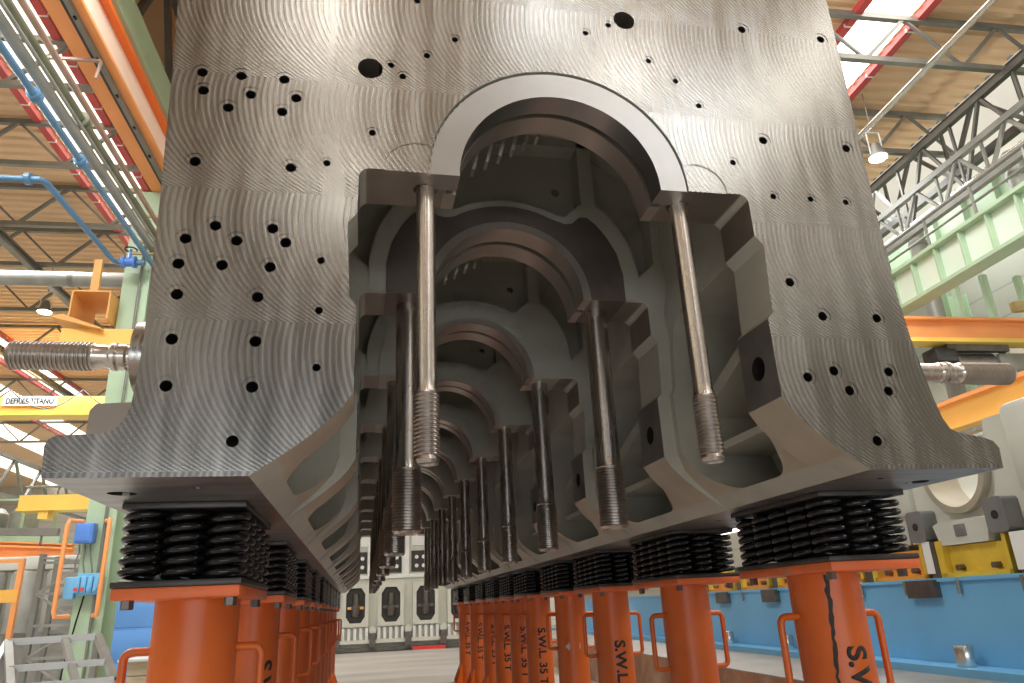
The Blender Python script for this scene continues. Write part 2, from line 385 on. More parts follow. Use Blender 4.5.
for k in range(NB):
    yb = .09 if k == 0 else k-.09
    for sx in (-1,1):
        cut9.lathe([(.034,.3),(.034,.92)] if sx > 0 else [(.034,-.92),(.034,-.3)], (0,yb,.745), 'x', 24)
        cut9.lathe([(.052 if k else .034,1.0),(.052 if k else .034,1.5)], (sx*.372,yb,0), 'z', 24)
    for sx in (-1,1):      # through holes in the foot, seen from below
        cut9.lathe([(.032,.3),(.032,.6)], (sx*1.08,k+.30 if k else .22,0), 'z', 24)
        cut9.lathe([(.012,.3),(.012,.6)], (sx*.90,k+.15,0), 'z', 16)

def temp_obj(mb):
    o = bpy.data.objects.new('t', mb.mesh('t')); COL.objects.link(o); return o
base = temp_obj(bodym); tmp = [base]
for mb in (cut6, cut1, cut2, cut3, cut4, cut5, cut11, cut8, cut10, cut9):
    c = temp_obj(mb); tmp.append(c)
    md = base.modifiers.new('b', 'BOOLEAN'); md.operation = 'DIFFERENCE'; md.solver = 'EXACT'; md.object = c
dg = bpy.context.evaluated_depsgraph_get()
me = bpy.data.meshes.new_from_object(base.evaluated_get(dg))
for o in tmp: bpy.data.objects.remove(o)
bm = bmesh.new(); bm.from_mesh(me)
extra = bpy.data.meshes.new('t')
bmesh.ops.recalc_face_normals(bodym2.bm, faces=bodym2.bm.faces[:]); bodym2.bm.to_mesh(extra)
# ribs and ledges inside every bay, on the skin; fins under the crown
rb = MB()
for k,(y0,y1) in enumerate(bays):
    ym = (y0+y1)/2
    for sx in (-1,1):
        X = lambda a,b: (min(sx*a,sx*b), max(sx*a,sx*b))
        a,b = X(.70,.96); rb.box((a,y0+.02,.635),(b,y1,.66))
        a,b = X(.72,.96); rb.prism([(y0+.0,1.02),(y0+.0,1.06),(y1-.06,.86),(y1+.0,.80),(y1,.76),(y1-.08,.81)], a, b, 'x')
    if k < 9:
        for sx in (-1,1):
            a,b = (min(sx*.315,sx*.375), max(sx*.315,sx*.375)); rb.box((a,k+.80,1.60),(b,k+.89,1.99))
    if k < 2:
        for j in range(6):
            xa, za = -.205+.043*j, 1.455+.028*j
            rb.beam((xa,y0+.12,za),(xa+.13,y0+.12,1.99),.010,.045,(0,1,0))
bmesh.ops.recalc_face_normals(rb.bm, faces=rb.bm.faces[:]); ex2 = bpy.data.meshes.new('t2'); rb.bm.to_mesh(ex2)
bm.from_mesh(extra); bm.from_mesh(ex2)
body_mats = ['milled','cast','dark_mach','bottom','pad','foot','hole']
MI = {n:i for i,n in enumerate(body_mats)}
bm.normal_update()
for f in bm.faces:
    c = f.calc_center_median(); n = f.normal; ax = abs(c.x); mi = MI['cast']
    if n.y < -.9 and c.y < .02: mi = MI['milled']
    elif n.z < -.9 and c.z < .46: mi = MI['bottom']
    elif c.y < .26 and c.z > .5 and n.y > -.9 and any(math.hypot(c.x-h[0], c.z-h[1]) < .032 for h in HOLES): mi = MI['hole']
    elif c.y < .26 and n.y > -.9 and any(math.hypot(c.x-h[0], c.z-h[1]) < .038 for h in [(-.53,1.571),(.236,1.848)]): mi = MI['dark_mach']
    elif ax > 1.0 and c.z > .53 and c.y < .35: mi = MI['dark_mach']
    elif .85 < ax < 1.12 and c.z < .62 and abs(n.z) < .3 and n.y > -.95 and c.y > .02: mi = MI['hole']
    elif n.z < -.9 and abs(c.z-CZ) < .02: mi = MI['dark_mach']
    elif ax < .60 and abs(n.x) > .9 and 1.12 < c.z < 1.23: mi = MI['dark_mach']
    elif abs(ax-.548) < .004 and abs(n.x) > .9: mi = MI['pad']
    elif math.hypot(c.x, c.z-CZ) < .36 and c.z > CZ-.001 and abs(n.y) < .3: mi = MI['dark_mach']
    elif .545 < ax < .80 and .489 < c.z < .65 and abs(n.y) < .2 and abs(n.x) > .2 and n.z < .0:
        mi = MI['foot']
    if abs(n.x) < .3 and .56 < ax < .93:
        dy = c.y-.09 if c.y < .5 else (c.y+.09+.5) % 1-.5
        if abs(math.hypot(dy, c.z-.745)-.034) < .004: mi = MI['hole']
    f.material_index = mi; f.smooth = True
bmesh.ops.translate(bm, vec=(0,0,-RAILZ), verts=bm.verts[:])
me = bpy.data.meshes.new('crankcase'); bm.to_mesh(me); bm.free()
for n in body_mats: me.materials.append(M[n])
me.set_sharp_from_angle(angle=math.radians(28))
link('crankcase', me, block, False, (0,0,0))

# bearing shells and saddles
fr = MB().half_ring(.287,.366,.004,.080,CZ,72); fr.build('bearing_ring', M['ring'], block, auto=30)
MB().half_ring(.287,.322,.100,.180,CZ,72).build('bearing_ring', M['shell'], block, auto=30)
saddle = None
hump = [(-.458,CZ-.003),(-.458,1.36),(-.440,1.45),(-.405,1.52),(-.365,1.575),(-.33,1.605),(-.30,1.605),(-.265,1.575),(-.235,1.570)]
top = [(.385*math.cos(math.radians(a)), CZ+.385*math.sin(math.radians(a))) for a in range(122,57,-5)]
inner = [(.315*math.cos(math.radians(a)), CZ-.003+.315*math.sin(math.radians(a))) for a in range(0,181,4)]
sadp = hump+top+[(-x,z) for x,z in hump[::-1]]+inner
rim = [(-.520,CZ+.004),(-.522,1.37),(-.505,1.47),(-.468,1.56),(-.415,1.635),(-.355,1.672),(-.305,1.665),(-.262,1.625),(-.235,1.605)]
rtop = [(.415*math.cos(math.radians(a)), CZ+.415*math.sin(math.radians(a))) for a in range(120,59,-5)]
rimp = rim+rtop+[(-x,z) for x,z in rim[::-1]]+[(.34*math.cos(math.radians(a)), CZ+.004+.34*math.sin(math.radians(a))) for a in range(0,181,4)]
protos = []
for k in range(1, NB):
    yc = k-.09
    if not protos:
        a = MB().prism(sadp, yc-.125, yc+.105).build('bearing_saddle', M['saddle'], block, auto=30)
        b = MB().half_ring(.287,.318,yc-.128,yc-.025,CZ-.003,60).build('bearing_shell', M['shell'], a, auto=30)
        c = MB().half_ring(.287,.318,yc+.005,yc+.108,CZ-.003,60).build('bearing_shell', M['shell'], a, auto=30)
        d = MB().prism(rimp, yc-.118, yc+.098).build('saddle_housing', M['cast'], block, auto=30)
        protos = [a, d]; first = yc
    else:
        for o in protos:
            c = copy_tree(o, block); c.location.y = yc-first
            if o is protos[0]: c.material_slots[0].link = 'OBJECT'; c.material_slots[0].material = M['cast']
# studs
def stud_meshes(rs, rt, ztop, zth, zbot):
    sh = MB().lathe([(rs,ztop),(rs,zth+.03),(rs*1.02,zth+.012),(rt*.93,zth)], (0,0,0), 'z', 32)
    pr = [(rt*.93,zth)]; n = int((zth-zbot-.012)/.0105)
    for i in range(n):
        z = zth-.004-i*.0105; pr += [(rt*.90,z),(rt,z-.003),(rt,z-.006),(rt*.90,z-.009)]
    pr += [(rt*.97,zbot+.010),(rt*.86,zbot),(rt*.80,zbot),(rt*.74,zbot+.006),(0,zbot+.006)]
    th = MB().lathe(pr, (0,0,0), 'z', 32)
    a = sh.mesh('bearing_stud'); a.materials.append(M['stud']); b = th.mesh('threaded_end', auto=20); b.materials.append(M['thread'])
    return a, b
sm0 = stud_meshes(.026,.0325, 1.30-RAILZ, .665-RAILZ, .486-RAILZ)
sm1 = stud_meshes(.044,.0515, 1.30-RAILZ, .625-RAILZ, .402-RAILZ)
for k in range(NB):
    for sx in (-1,1):
        a, b = sm0 if k == 0 else sm1
        o = bpy.data.objects.new('bearing_stud', a); COL.objects.link(o); o.parent = block
        o.location = (sx*.372, .085 if k == 0 else k-.09, 0)
        t = bpy.data.objects.new('threaded_end', b); COL.objects.link(t); t.parent = o
for sx in (-1,1):
    L = 1.318 if sx < 0 else 1.37
    pr = [(.0275,.97),(.0275,L-.252),(.031,L-.247),(.031,L-.232),(.0285,L-.229),(.033,L-.226),(.033,L-.217),(.028,L-.212),(.028,L-.185),(.031,L-.178)]
    sh = MB().lathe([(r,sx*h) for r,h in pr], (0,.09,.745), 'x', 40).build('side_stud', M['stud'], block, auto=30)
    pr = [(.031,L-.178)]; n = 18
    for i in range(n):
        h = L-.173+i*.0092; pr += [(.0305,h),(.0335,h+.0025),(.0335,h+.005),(.0305,h+.0078)]
    pr += [(.033,L-.006),(.028,L),(0,L)]
    MB().lathe([(r,sx*h) for r,h in pr], (0,.09,.745), 'x', 40).build('threaded_end', M['thread'], sh, auto=20)

# ================================================================== STANDS AND SPRING PACKS
STAND_Y = [.645, 1.78, 2.90, 3.85, 4.92, 5.66, 6.54, 7.33, 8.42, 9.60]
PLATE = .240          # top of the stand plate
H = PLATE-FZ          # stand height
def text_mesh(txt, size):
    cu = bpy.data.curves.new('t', 'FONT'); cu.body = txt; cu.size = size; cu.extrude = 0; cu.offset = size*.03
    o = bpy.data.objects.new('t', cu); COL.objects.link(o)
    dg = bpy.context.evaluated_depsgraph_get(); me = bpy.data.meshes.new_from_object(o.evaluated_get(dg))
    bpy.data.objects.remove(o); bpy.data.curves.remove(cu)
    return me
def lettering(txt, size, R, zstart):
    me = text_mesh(txt, size); bm = bmesh.new(); bm.from_mesh(me)
    bmesh.ops.triangulate(bm, faces=bm.faces[:])
    for _ in range(2):
        es = [e for e in bm.edges if e.calc_length() > .03]
        if es: bmesh.ops.subdivide_edges(bm, edges=es, cuts=1, use_grid_fill=False); bmesh.ops.triangulate(bm, faces=[f for f in bm.faces if len(f.verts) > 3])
    cap = size*.70
    for v in bm.verts:
        a = (v.co.y-cap/2)/R; h = v.co.x       # text runs down the tube, its letters' tops to the right
        v.co = ((R+.0012)*math.sin(a), -(R+.0012)*math.cos(a), zstart-h)
    r = bmesh.ops.extrude_face_region(bm, geom=bm.faces[:])
    for v in [g for g in r['geom'] if isinstance(g, bmesh.types.BMVert)]:
        l = math.hypot(v.co.x, v.co.y); v.co.x *= (R-.002)/l; v.co.y *= (R-.002)/l
    bmesh.ops.recalc_face_normals(bm, faces=bm.faces[:])
    m2 = bpy.data.meshes.new('stencil_lettering'); bm.to_mesh(m2); bm.free(); m2.materials.append(M['ink'])
    return m2
TR = .112
def make_stand():
    r = root('jack_stand', (0,0,0), 'x', 'stand')
    mb = MB().lathe([(TR,.02),(TR,H-.028)], (0,0,0), 'z', 48); mb.build('tube', M['orange'], r)
    MB().bbox((-.150,-.285,H-.028),(.150,.285,H),.004).build('top_plate', M['plate_edge'], r)
    MB().bbox((-.21,-.21,0),(.21,.21,.024),.004).build('base_plate', M['orange'], r)
    for sx in (-1,1):
        for sy in (-1,1):
            MB().lathe([(.014,H-.050),(.016,H-.048),(.016,H-.030),(.016,H-.028)], (sx*.122,sy*.235,0), 'z', 6).build('bolt', M['bolt'], r, auto=20)
        zt, zb = H-.155, H-.385; xo, xi = sx*(TR+.066), sx*(TR-.01)
        c = sx*.022
        pts = [(xi,0,zt),(xo-c,0,zt)]+[(xo-c+c*math.sin(a),0,zt-.022+.022*math.cos(a)) for a in (.4,.8,1.2)]+[(xo,0,zt-.022),(xo,0,zb+.022)]
        pts += [(xo-c+c*math.cos(a),0,zb+.022-.022*math.sin(a)) for a in (.4,.8,1.2)]+[(xo-c,0,zb),(xi,0,zb)]
        MB().tube(pts, .0115, 12).build('handle', M['orange'], r)
    for i in range(4):
        a = PI/4+i*PI/2; ca, sa = math.cos(a), math.sin(a); t = .008
        q = [(.10,.024),(.235,.024),(.235,.06),(.13,.27),(.10,.27)]
        P = [(ca*u-sa*t, sa*u+ca*t, z) for u,z in q]+[(ca*u+sa*t, sa*u-ca*t, z) for u,z in q]
        n = len(q)
        MB().poly(P, [tuple(range(n)), tuple(range(2*n-1,n-1,-1))]+[(i2, n+i2, n+(i2+1)%n, (i2+1)%n) for i2 in range(n)]).build('gusset', M['orange'], r)
    return r
TEXT = {z: lettering('S.W.L. 35 T', .092, TR, z) for z in (H-.245, H-.30, H-.265)}
def make_pack():
    r = root('spring_pack', (0,0,0), 'x', 'spring pack')
    MB().bbox((-.153,-.288,0),(.153,.288,.016),.003).build('base_plate', M['black_plate'], r)
    MB().bbox((-.150,-.285,RAILZ-PLATE-.017),(.150,.285,RAILZ-PLATE-.001),.003).build('cap_plate', M['black_plate'], r)
    R, wr, t = .0445, .0108, 6.0; z0, z1 = .016+wr*.6, RAILZ-PLATE-.017-wr*.6
    n = int(t*18); pts = [(R*math.cos(2*PI*t*i/n), R*math.sin(2*PI*t*i/n), z0+(z1-z0)*i/n) for i in range(n+1)]
    me = MB().tube(pts, wr, 8).mesh('coil_spring', auto=60); me.materials.append(M['black'])
    for i in range(3):
        for j in range(5):
            o = bpy.data.objects.new('coil_spring', me); COL.objects.link(o); o.parent = r
            o.location = (-.101+i*.101, -.230+j*.115, 0); o.rotation_euler.z = (i*1.3+j*.7)
    return r
stand0 = make_stand(); pack0 = make_pack()
NOTEXT = {('right',1), ('right',3)}
for side, sx in (('right',1), ('left',-1)):
    for k, y in enumerate(STAND_Y):
        f = (side == 'right' and k == 0)
        s = stand0 if f else copy_tree(stand0)
        s.location = (.992 if sx > 0 else -.968, y, FZ)
        pos = 'nearest the camera' if k == 0 else ('farthest away' if k == len(STAND_Y)-1 else ORD[k]+' from the camera')
        has = (side, k) not in NOTEXT if side == 'right' else k == 1
        s['label'] = '%sorange jack stand in the %s row, %s' % ('stencilled ' if has else '', side, pos)
        s['group'] = 'orange jack stands in the %s row' % side
        p = pack0 if f else copy_tree(pack0)
        p.location = (.992 if sx > 0 else -.968, y, PLATE)
        p['label'] = 'black coil spring pack on the %s-row stand %s' % (side, pos)
        p['group'] = 'black spring packs on the %s row' % side
        if f: lets = s
for s in [o for o in COL.objects if o.get('category') == 'stand']:
    if s['label'].startswith('stencilled'):
        k = min(range(10), key=lambda i: abs(STAND_Y[i]-s.location.y))
        z = [H-.245, H-.30, H-.265][0 if k in (0,1) else (1 if k == 2 else 2)]
        o = bpy.data.objects.new('stencil_lettering', TEXT[z]); COL.objects.link(o); o.parent = s
        o.rotation_euler.z = .02 if s.location.x > 0 else math.radians(42)
    if s.location.x > 0 and abs(s.location.y-STAND_Y[3]) < .01 or (s.location.x < 0 and abs(s.location.y-STAND_Y[0]) < .01):
        mb = MB()
        if s.location.x > 0:
            q = [(-.06,0),(-.03,.028),(-.03,.014),(.05,.018),(.05,-.018),(-.03,-.014),(-.03,-.028)]; zc, rot = H-.37, -.2
        else:
            q = [(-.045,-.05),(.045,-.05),(.045,.05),(-.045,.05)]; zc, rot = H-.36, .95
        P = []
        for rr in (TR+.0015, TR-.002):
            P += [(rr*math.sin(u/TR+rot), -rr*math.cos(u/TR+rot), zc+v) for u,v in q]
        n = len(q)
        mb.poly(P, [tuple(range(n)), tuple(range(2*n-1,n-1,-1))]+[(i,n+i,n+(i+1)%n,(i+1)%n) for i in range(n)])
        me = mb.mesh('sticker'); me.materials.append(M['sticker'])
        o = bpy.data.objects.new('sticker', me); COL.objects.link(o); o.parent = s
        o['label'] = 'pale grey sticker'

# a black oil run down the nearest right stand
rs = random.Random(3); P = []; n = 22
for rr in (TR+.0012, TR-.002):
    rs.seed(3)
    for i in range(n):
        t = i/(n-1); a = math.radians(-26-12*t)+rs.uniform(-.03,.03); wd = (.16-.07*t)*rs.uniform(.6,1.2)
        for q in (a-wd/2, a+wd/2): P.append((rr*math.sin(q), -rr*math.cos(q), H-.032-.33*t))
F = []
for i in range(n-1):
    a, b = 2*i, 2*i+1; F += [(a,b,b+2,a+2), (a+2*n,a+2+2*n,b+2+2*n,b+2*n), (a,a+2,a+2+2*n,a+2*n), (b,b+2*n,b+2+2*n,b+2)]
F += [(0,2*n,2*n+1,1), (2*n-2,2*n-1,4*n-1,4*n-2)]
me = MB().poly(P, F).mesh('oil_streak'); me.materials.append(M['ink'])
o = bpy.data.objects.new('oil_streak', me); COL.objects.link(o); o.parent = stand0; o['label'] = 'ragged black oil streak'

# ================================================================== THE HALL (hall coordinates: y runs along the hall)
Y0, Y1 = -26.0, 46.0
XL, XR = -26.0, 12.5
struct(MB().box((XL,Y0,FZ-.2),(XR,Y1,FZ)).build('floor', M['floor'], hall=True))
struct(MB().box((2.25,-2,FZ),(2.30,22,-.405)).build('floor_riser', M['rust'], hall=True))
struct(MB().box((2.25,-2,-.405),(5.5,22,-.395)).build('floor_tread', M['tread'], hall=True))
struct(MB().box((2.30,-2,FZ),(5.5,22,-.405)).build('floor_step', M['rust'], hall=True))
# roof deck with gaps for the skylights
SK = [(-21.0,-19.6),(-17.8,-16.5),(-15.0,-14.1),(-12.75,-11.8),(-6.33,-5.42),(6.28,7.12)]
edges = [XL]+[e for s in SK[:5] for e in s]+[-4.9,-2.2]+list(SK[5])+[9.4]
dk = MB()
rib = []
y = -4.0
while y < 38: rib += [(y,ROOF),(y+.09,ROOF),(y+.12,ROOF+.05),(y+.21,ROOF+.05)]; y += .24
for a, b in zip(edges[0::2], edges[1::2]):
    dk.box((a,Y0,ROOF),(b,-4,ROOF+.1)); dk.box((a,38.1,ROOF),(b,Y1,ROOF+.1))
    dk.prism(rib+[(38.1,ROOF),(38.1,ROOF+.1),(-4,ROOF+.1)], a, b, 'x')
dk.box((-5.0,Y0,11.3),(-2.1,Y1,11.4)); dk.box((-5.0,Y0,ROOF),(-4.9,Y1,11.3)); dk.box((-2.2,Y0,ROOF),(-2.1,Y1,11.3))
struct(dk.build('ceiling', M['deck'], hall=True))
n = 0
for a, b in SK:
    n += 1; struct(MB().box((a,Y0,ROOF+.02),(b,Y1,ROOF+.06)).build('window_%d' % n, M['sky_glass' if a > 0 else 'cream_glass'], hall=True))
# sloped clerestory at the right edge of the roof
n += 1; struct(MB().prism([(9.4,ROOF),(9.45,ROOF),(11.0,6.4),(10.95,6.4)], Y0, Y1).build('window_%d' % n, M['dim_glass'], hall=True))
struct(MB().box((11.0,Y0,FZ),(11.2,Y1,6.4)).build('wall_right', M['wall'], hall=True))
struct(MB().box((XL-.2,Y0,FZ),(XL,Y1,ROOF)).build('wall_left', M['wall_dark'], hall=True))
struct(MB().box((XL,Y1,FZ),(XR,Y1+.2,ROOF)).build('wall_back', M['wall'], hall=True))
n += 1
struct(MB().box((11.0-.03,-4,2.2),(11.0-.005,40,3.6)).build('window_%d' % n, M['sky_glass'], hall=True))

# red busbars along the skylight edges
for x, lab in ((-6.42,'red busbar duct along the outer edge of the left skylight'), (-5.33,'red busbar duct along the inner edge of the left skylight'),
               (6.19,'red busbar duct along the inner edge of the right skylight'), (7.21,'red busbar duct along the outer edge of the right skylight'),
               (-11.72,'red busbar duct at far left, right edge of the far aisle skylight'), (-12.83,'red busbar duct at far left, left edge of the far aisle skylight'), (-15.1,'red busbar duct at far left, beside the farthest white skylights')):
    r = root('busbar_duct', (x,0,ROOF), lab, 'duct', 'red busbar ducts under the roof', hall=True)
    MB().box((x-.06,-4,ROOF-.11),(x+.06,40,ROOF-.002)).build('casing', M['red'], r)
    cl = MB()
    for y in range(-4,40): cl.box((x-.064,y,ROOF-.114),(x+.064,y+.03,ROOF-.06))
    o = cl.build('clip', M['white'], r); o['kind'] = 'stuff'

# cross trusses of the left aisle and the main bay
def truss(x0, x1, y, zb, zt, nb, lab, grp, m1='steel'):
    r = root('roof_truss', (x0,y,zb), lab, 'truss', grp, hall=True)
    MB().beam((x0,y,zb),(x1,y,zb),.08,.085).build('bottom_chord', M[m1], r)
    MB().beam((x0,y,zt),(x1,y,zt),.08,.09).build('top_chord', M[m1], r)
    w = (x1-x0)/nb
    for i in range(nb):
        MB().beam((x0+i*w,y,zb),(x0+(i+.5)*w,y,zt),.055,.055).build('diagonal', M[m1], r)
        MB().beam((x0+(i+.5)*w,y,zt),(x0+(i+1)*w,y,zb),.04,.04).build('diagonal', M[m1], r)
    return r
tl = truss(-22.0,-4.3,0,7.30,8.10,11,'x','cross trusses over the left aisle')
for i, y in enumerate((7.5, 9.5, 11.55, 13.3, 15.8, 19.0, 24.0, 30.0)):
    t = tl if i == 0 else copy_tree(tl)
    t.location = from_hall((-22.0,y,7.30)); t['label'] = 'grey lattice roof truss across the left aisle, %s of its row' % (ORD[i] if i < 7 else 'farthest')
tr = truss(3.0,9.3,0,7.30,8.10,4,'x','cross trusses over the right side')
for i, y in enumerate((4.2, 5.8, 7.9, 10.5, 14.0)):
    t = tr if i == 0 else copy_tree(tr)
    t.location = from_hall((3.0,y,7.30)); t['label'] = 'grey lattice roof truss on the right side, %s of its row' % (ORD[i] if i < 4 else 'farthest')
# purlins (long beams) left
for i, x in enumerate((-7.9, -10.9)):
    tag(MB().ibeam((x,4,7.18),(x,40,7.18),.12,.18).build('roof_beam', M['steel'], hall=True, loc=(x,4,7.18)), 'long grey roof beam under the left aisle trusses, %s the middle columns' % ('nearer' if i == 0 else 'farther from'), 'beam')
tag(MB().tube([(7.02,-2,7.15),(7.02,20,7.15)],.045,16).build('conduit_pipe', M['pipe_shine'], hall=True, loc=(7.02,0,7.15)), 'straight bright metal pipe running under the roof on the right', 'pipe')

# ---------------- left: crane runway girder on green columns
r = root('crane_girder', (-3.75,0,6.0), 'broad orange crane runway girder overhead on the left', 'girder', hall=True)
MB().box((-3.96,-3,5.98),(-3.575,30,6.02)).build('bottom_flange', M['crane'], r)
MB().box((-3.67,-3,6.02),(-3.62,30,6.40)).build('web', M['crane_pale'], r)
MB().box((-3.92,-3,6.02),(-3.87,30,6.40)).build('web', M['crane_pale'], r)
MB().box((-3.96,-3,6.40),(-3.53,30,6.46)).build('top_flange', M['crane_deep'], r)
r = root('conductor_rail', (-3.71,0,5.9), 'dark and grey conductor rail clipped under the orange crane girder', 'rail', hall=True)
MB().box((-3.755,-3,5.93),(-3.72,30,5.98)).build('rail', M['black_plate'], r)
MB().box((-3.72,-3,5.92),(-3.67,30,5.98)).build('cover', M['steel'], r)
cb = MB()
for i in range(30): cb.box((-3.70,-2.0+i*.6,5.90),(-3.675,-1.96+i*.6,5.925))
o = cb.build('clip', M['black'], r); o['kind'] = 'stuff'
r = root('pipe_hanger', (-3.8,6.0,5.8), 'thin brown pipe hanger crossing under the orange girder', 'hanger', hall=True)
MB().beam((-4.25,5.2,5.88),(-3.64,5.2,5.88),.03,.03).build('arm', M['brown_pipe'], r)
MB().beam((-3.64,5.2,5.88),(-3.66,5.2,5.65),.025,.025).build('drop_rod', M['brown_pipe'], r)

r = root('edge_beam', (-3.75,0,6.8), 'pale green longitudinal beam just above the orange crane girder', 'beam', hall=True)
MB().box((-3.76,-3,6.80),(-3.72,30,7.45)).build('web', M['green'], r)
MB().box((-3.86,-3,6.76),(-3.62,30,6.80)).build('flange', M['green'], r)
def green_column(x, y, lab, top=5.95, w=.34):
    r = root('steel_column', (x,y,FZ), lab, 'column', 'pale green hall columns', hall=True)
    MB().box((x-w/2,y-.02,FZ+.02),(x+w/2,y,top)).build('flange', M['green'], r)
    MB().box((x-w/2,y+.38,FZ+.02),(x+w/2,y+.40,top)).build('flange', M['green'], r)
    MB().box((x-.015,y,FZ+.02),(x+.015,y+.38,top)).build('web', M['green'], r)
    MB().box((x-w/2-.1,y-.1,FZ),(x+w/2+.1,y+.5,FZ+.02)).build('base_plate', M['green'], r)
    MB().tube([(x+.06,y-.05,FZ+.4),(x+.06,y-.05,top-.5)],.018,8).build('cable_conduit', M['steel'], r)
    return r
green_column(-3.98, 8.0, 'pale green steel column on the left carrying blue electrical boxes')
for i, y in enumerate((15.5, 23, 31)):
    green_column(-3.98, y, 'pale green steel column of the left row, %s behind the one with blue boxes' % ('first','second','third')[i])
green_column(-10.0, 14.5, 'pale green steel column beside the far left platform', 5.0)
# electrical boxes and guard on the first column
yb = 7.98
for nm, a, b, mm, lab in (('junction_box',(-4.19,yb-.17,1.08),(-3.99,yb-.03,1.31),'blue_box','dark blue junction box high on the green column'),):
    r = root(nm, (-4.02,yb,1.0), lab, 'electrical box', hall=True)
    MB().bbox(a,b,.012).build('housing', M[mm], r); MB().bbox((a[0]+.02,a[1]-.012,a[2]+.02),(b[0]-.02,a[1],b[2]-.02),.004).build('lid', M[mm], r)
r = root('socket_panel', (-4.1,yb,.55), 'row of light blue power sockets with red caps low on the green column', 'socket panel', hall=True)
MB().bbox((-4.235,yb-.12,.46),(-4.12,yb-.03,.70),.012).build('switch_box', M['blue'], r)
MB().bbox((-4.12,yb-.08,.50),(-3.84,yb-.03,.74),.008).build('back_plate', M['blue'], r)
for i in range(4):
    x = -4.085+i*.068
    s = MB().bbox((x-.028,yb-.16,.52),(x+.028,yb-.08,.70),.008).build('socket', M['blue'], r)
    MB().lathe([(.020,yb-.185),(.020,yb-.16)], (x,0,.56), 'y', 16).build('cap', M['red_plastic'] if i < 2 else M['blue'], s)
r = root('guard_rail', (-4.05,yb,.3), 'orange bent pipe guard around the blue electrical boxes', 'guard', hall=True)
for x0, x1 in ((-4.16,-4.26),(-3.90,-3.80)):
    MB().tube([(x0,yb-.05,1.34),(x1*.9+x0*.1,yb-.2,1.34),(x1,yb-.22,1.28),(x1,yb-.22,.33),(x1*.9+x0*.1,yb-.2,.27),(x0,yb-.05,.27)],.026,12).build('bent_pipe', M['crane'], r)
for i in range(3):
    x = -4.15+.06*i
    tag(MB().tube([(x,yb-.07,1.07),(x+.01,yb-.08,.98),(x-.02+.03*i,yb-.08,.86),(x+.03*i,yb-.06,.745)],.010,8).build('cable', M['steel'], hall=True, loc=(x,yb,.8)), 'grey cable between the blue boxes, %s of three' % ('leftmost','middle','rightmost')[i], 'cable', 'cables on the green column')
tag(MB().tube([(-4.02,yb-.07,.49),(-4.07,yb-.06,.2),(-4.14,yb-.05,-.3),(-4.16,yb-.05,-.8)],.010,8).build('cable', M['black'], hall=True, loc=(-4.05,yb,.6)), 'thin dark cable hanging down below the blue sockets', 'cable')

# pipes on a rack beside the columns, running along the hall
def run_pipe(x, z, rr, m, lab, y0=-3, y1=30, fl=()):
    r = root('pipe', (x,0,z), lab, 'pipe', hall=True)
    MB().tube([(x,y0,z),(x,y1,z)],rr,16).build('run', M[m], r)
    for y in fl: MB().lathe([(rr*1.3,y-.05),(rr*1.8,y-.045),(rr*1.8,y-.01),(rr*1.5,y-.005),(rr*1.5,y+.005),(rr*1.8,y+.01),(rr*1.8,y+.045),(rr*1.3,y+.05)], (x,0,z), 'y', 20).build('flange', M[m], r)
run_pipe(-3.75,4.74,.034,'blue_pipe','blue pipe with flanges running along the left column row',fl=(4.35,5.4))
run_pipe(-3.74,4.92,.055,'grey_pipe','grey lagged pipe just above the blue pipe on the left')
run_pipe(-3.72,5.10,.05,'olive','olive pipe with a coupling, middle of the overhead pipes on the left',fl=(5.2,))
run_pipe(-3.66,4.95,.018,'grey_pipe','thin pale pipe between the grey and olive overhead pipes')
run_pipe(-3.74,5.34,.034,'brown_pipe','thin brown pipe, topmost of the overhead pipes on the left')
for i, y in enumerate((3.3, 7.7)):
    r = root('pipe_bracket', (-3.8,y,4.7), 'ochre ladder bracket holding the overhead pipes, %s' % ('near the top left corner' if i == 0 else 'beside the green column'), 'bracket', hall=True)
    MB().beam((-3.66,y,4.72),(-3.66,y,5.42),.05,.05).build('post', M['ochre'], r)
    for z in (4.83, 5.0, 5.19, 5.40): MB().beam((-3.98,y,z),(-3.62,y,z),.035,.035).build('rung', M['ochre'], r)
# blue branch pipe with valve
r = root('branch_pipe', (-4.18,7.6,4.7), 'light blue branch pipe with a dark blue valve reaching out from the green column', 'pipe', hall=True)
MB().tube([(-3.82,7.75,4.72),(-4.14,7.72,4.70),(-4.19,7.66,4.70),(-4.235,5.80,4.70),(-4.28,5.73,4.70),(-9.0,5.70,4.70)],.036,16).build('run', M['blue_pipe'], r)
v = MB().lathe([(.05,-4.10),(.08,-4.095),(.08,-4.06),(.06,-4.05),(.06,-3.97),(.08,-3.96),(.08,-3.925),(.05,-3.92)], (0,7.73,4.71), 'x', 20)
v = v.build('valve', M['blue_box'], r)
MB().tube([(-4.01,7.73,4.77),(-4.01,7.73,4.90)],.02,10).build('stem', M['blue_box'], v)
MB().tube([(-4.01+.075*math.cos(a*PI/8),7.73+.075*math.sin(a*PI/8),4.90) for a in range(16)],.011,8,closed=True).build('handwheel', M['black_plate'], v)
MB().lathe([(.045,-4.42),(.065,-4.415),(.065,-4.36),(.045,-4.355)], (0,5.725,4.70), 'x', 20).build('flange', M['blue_pipe'], r)
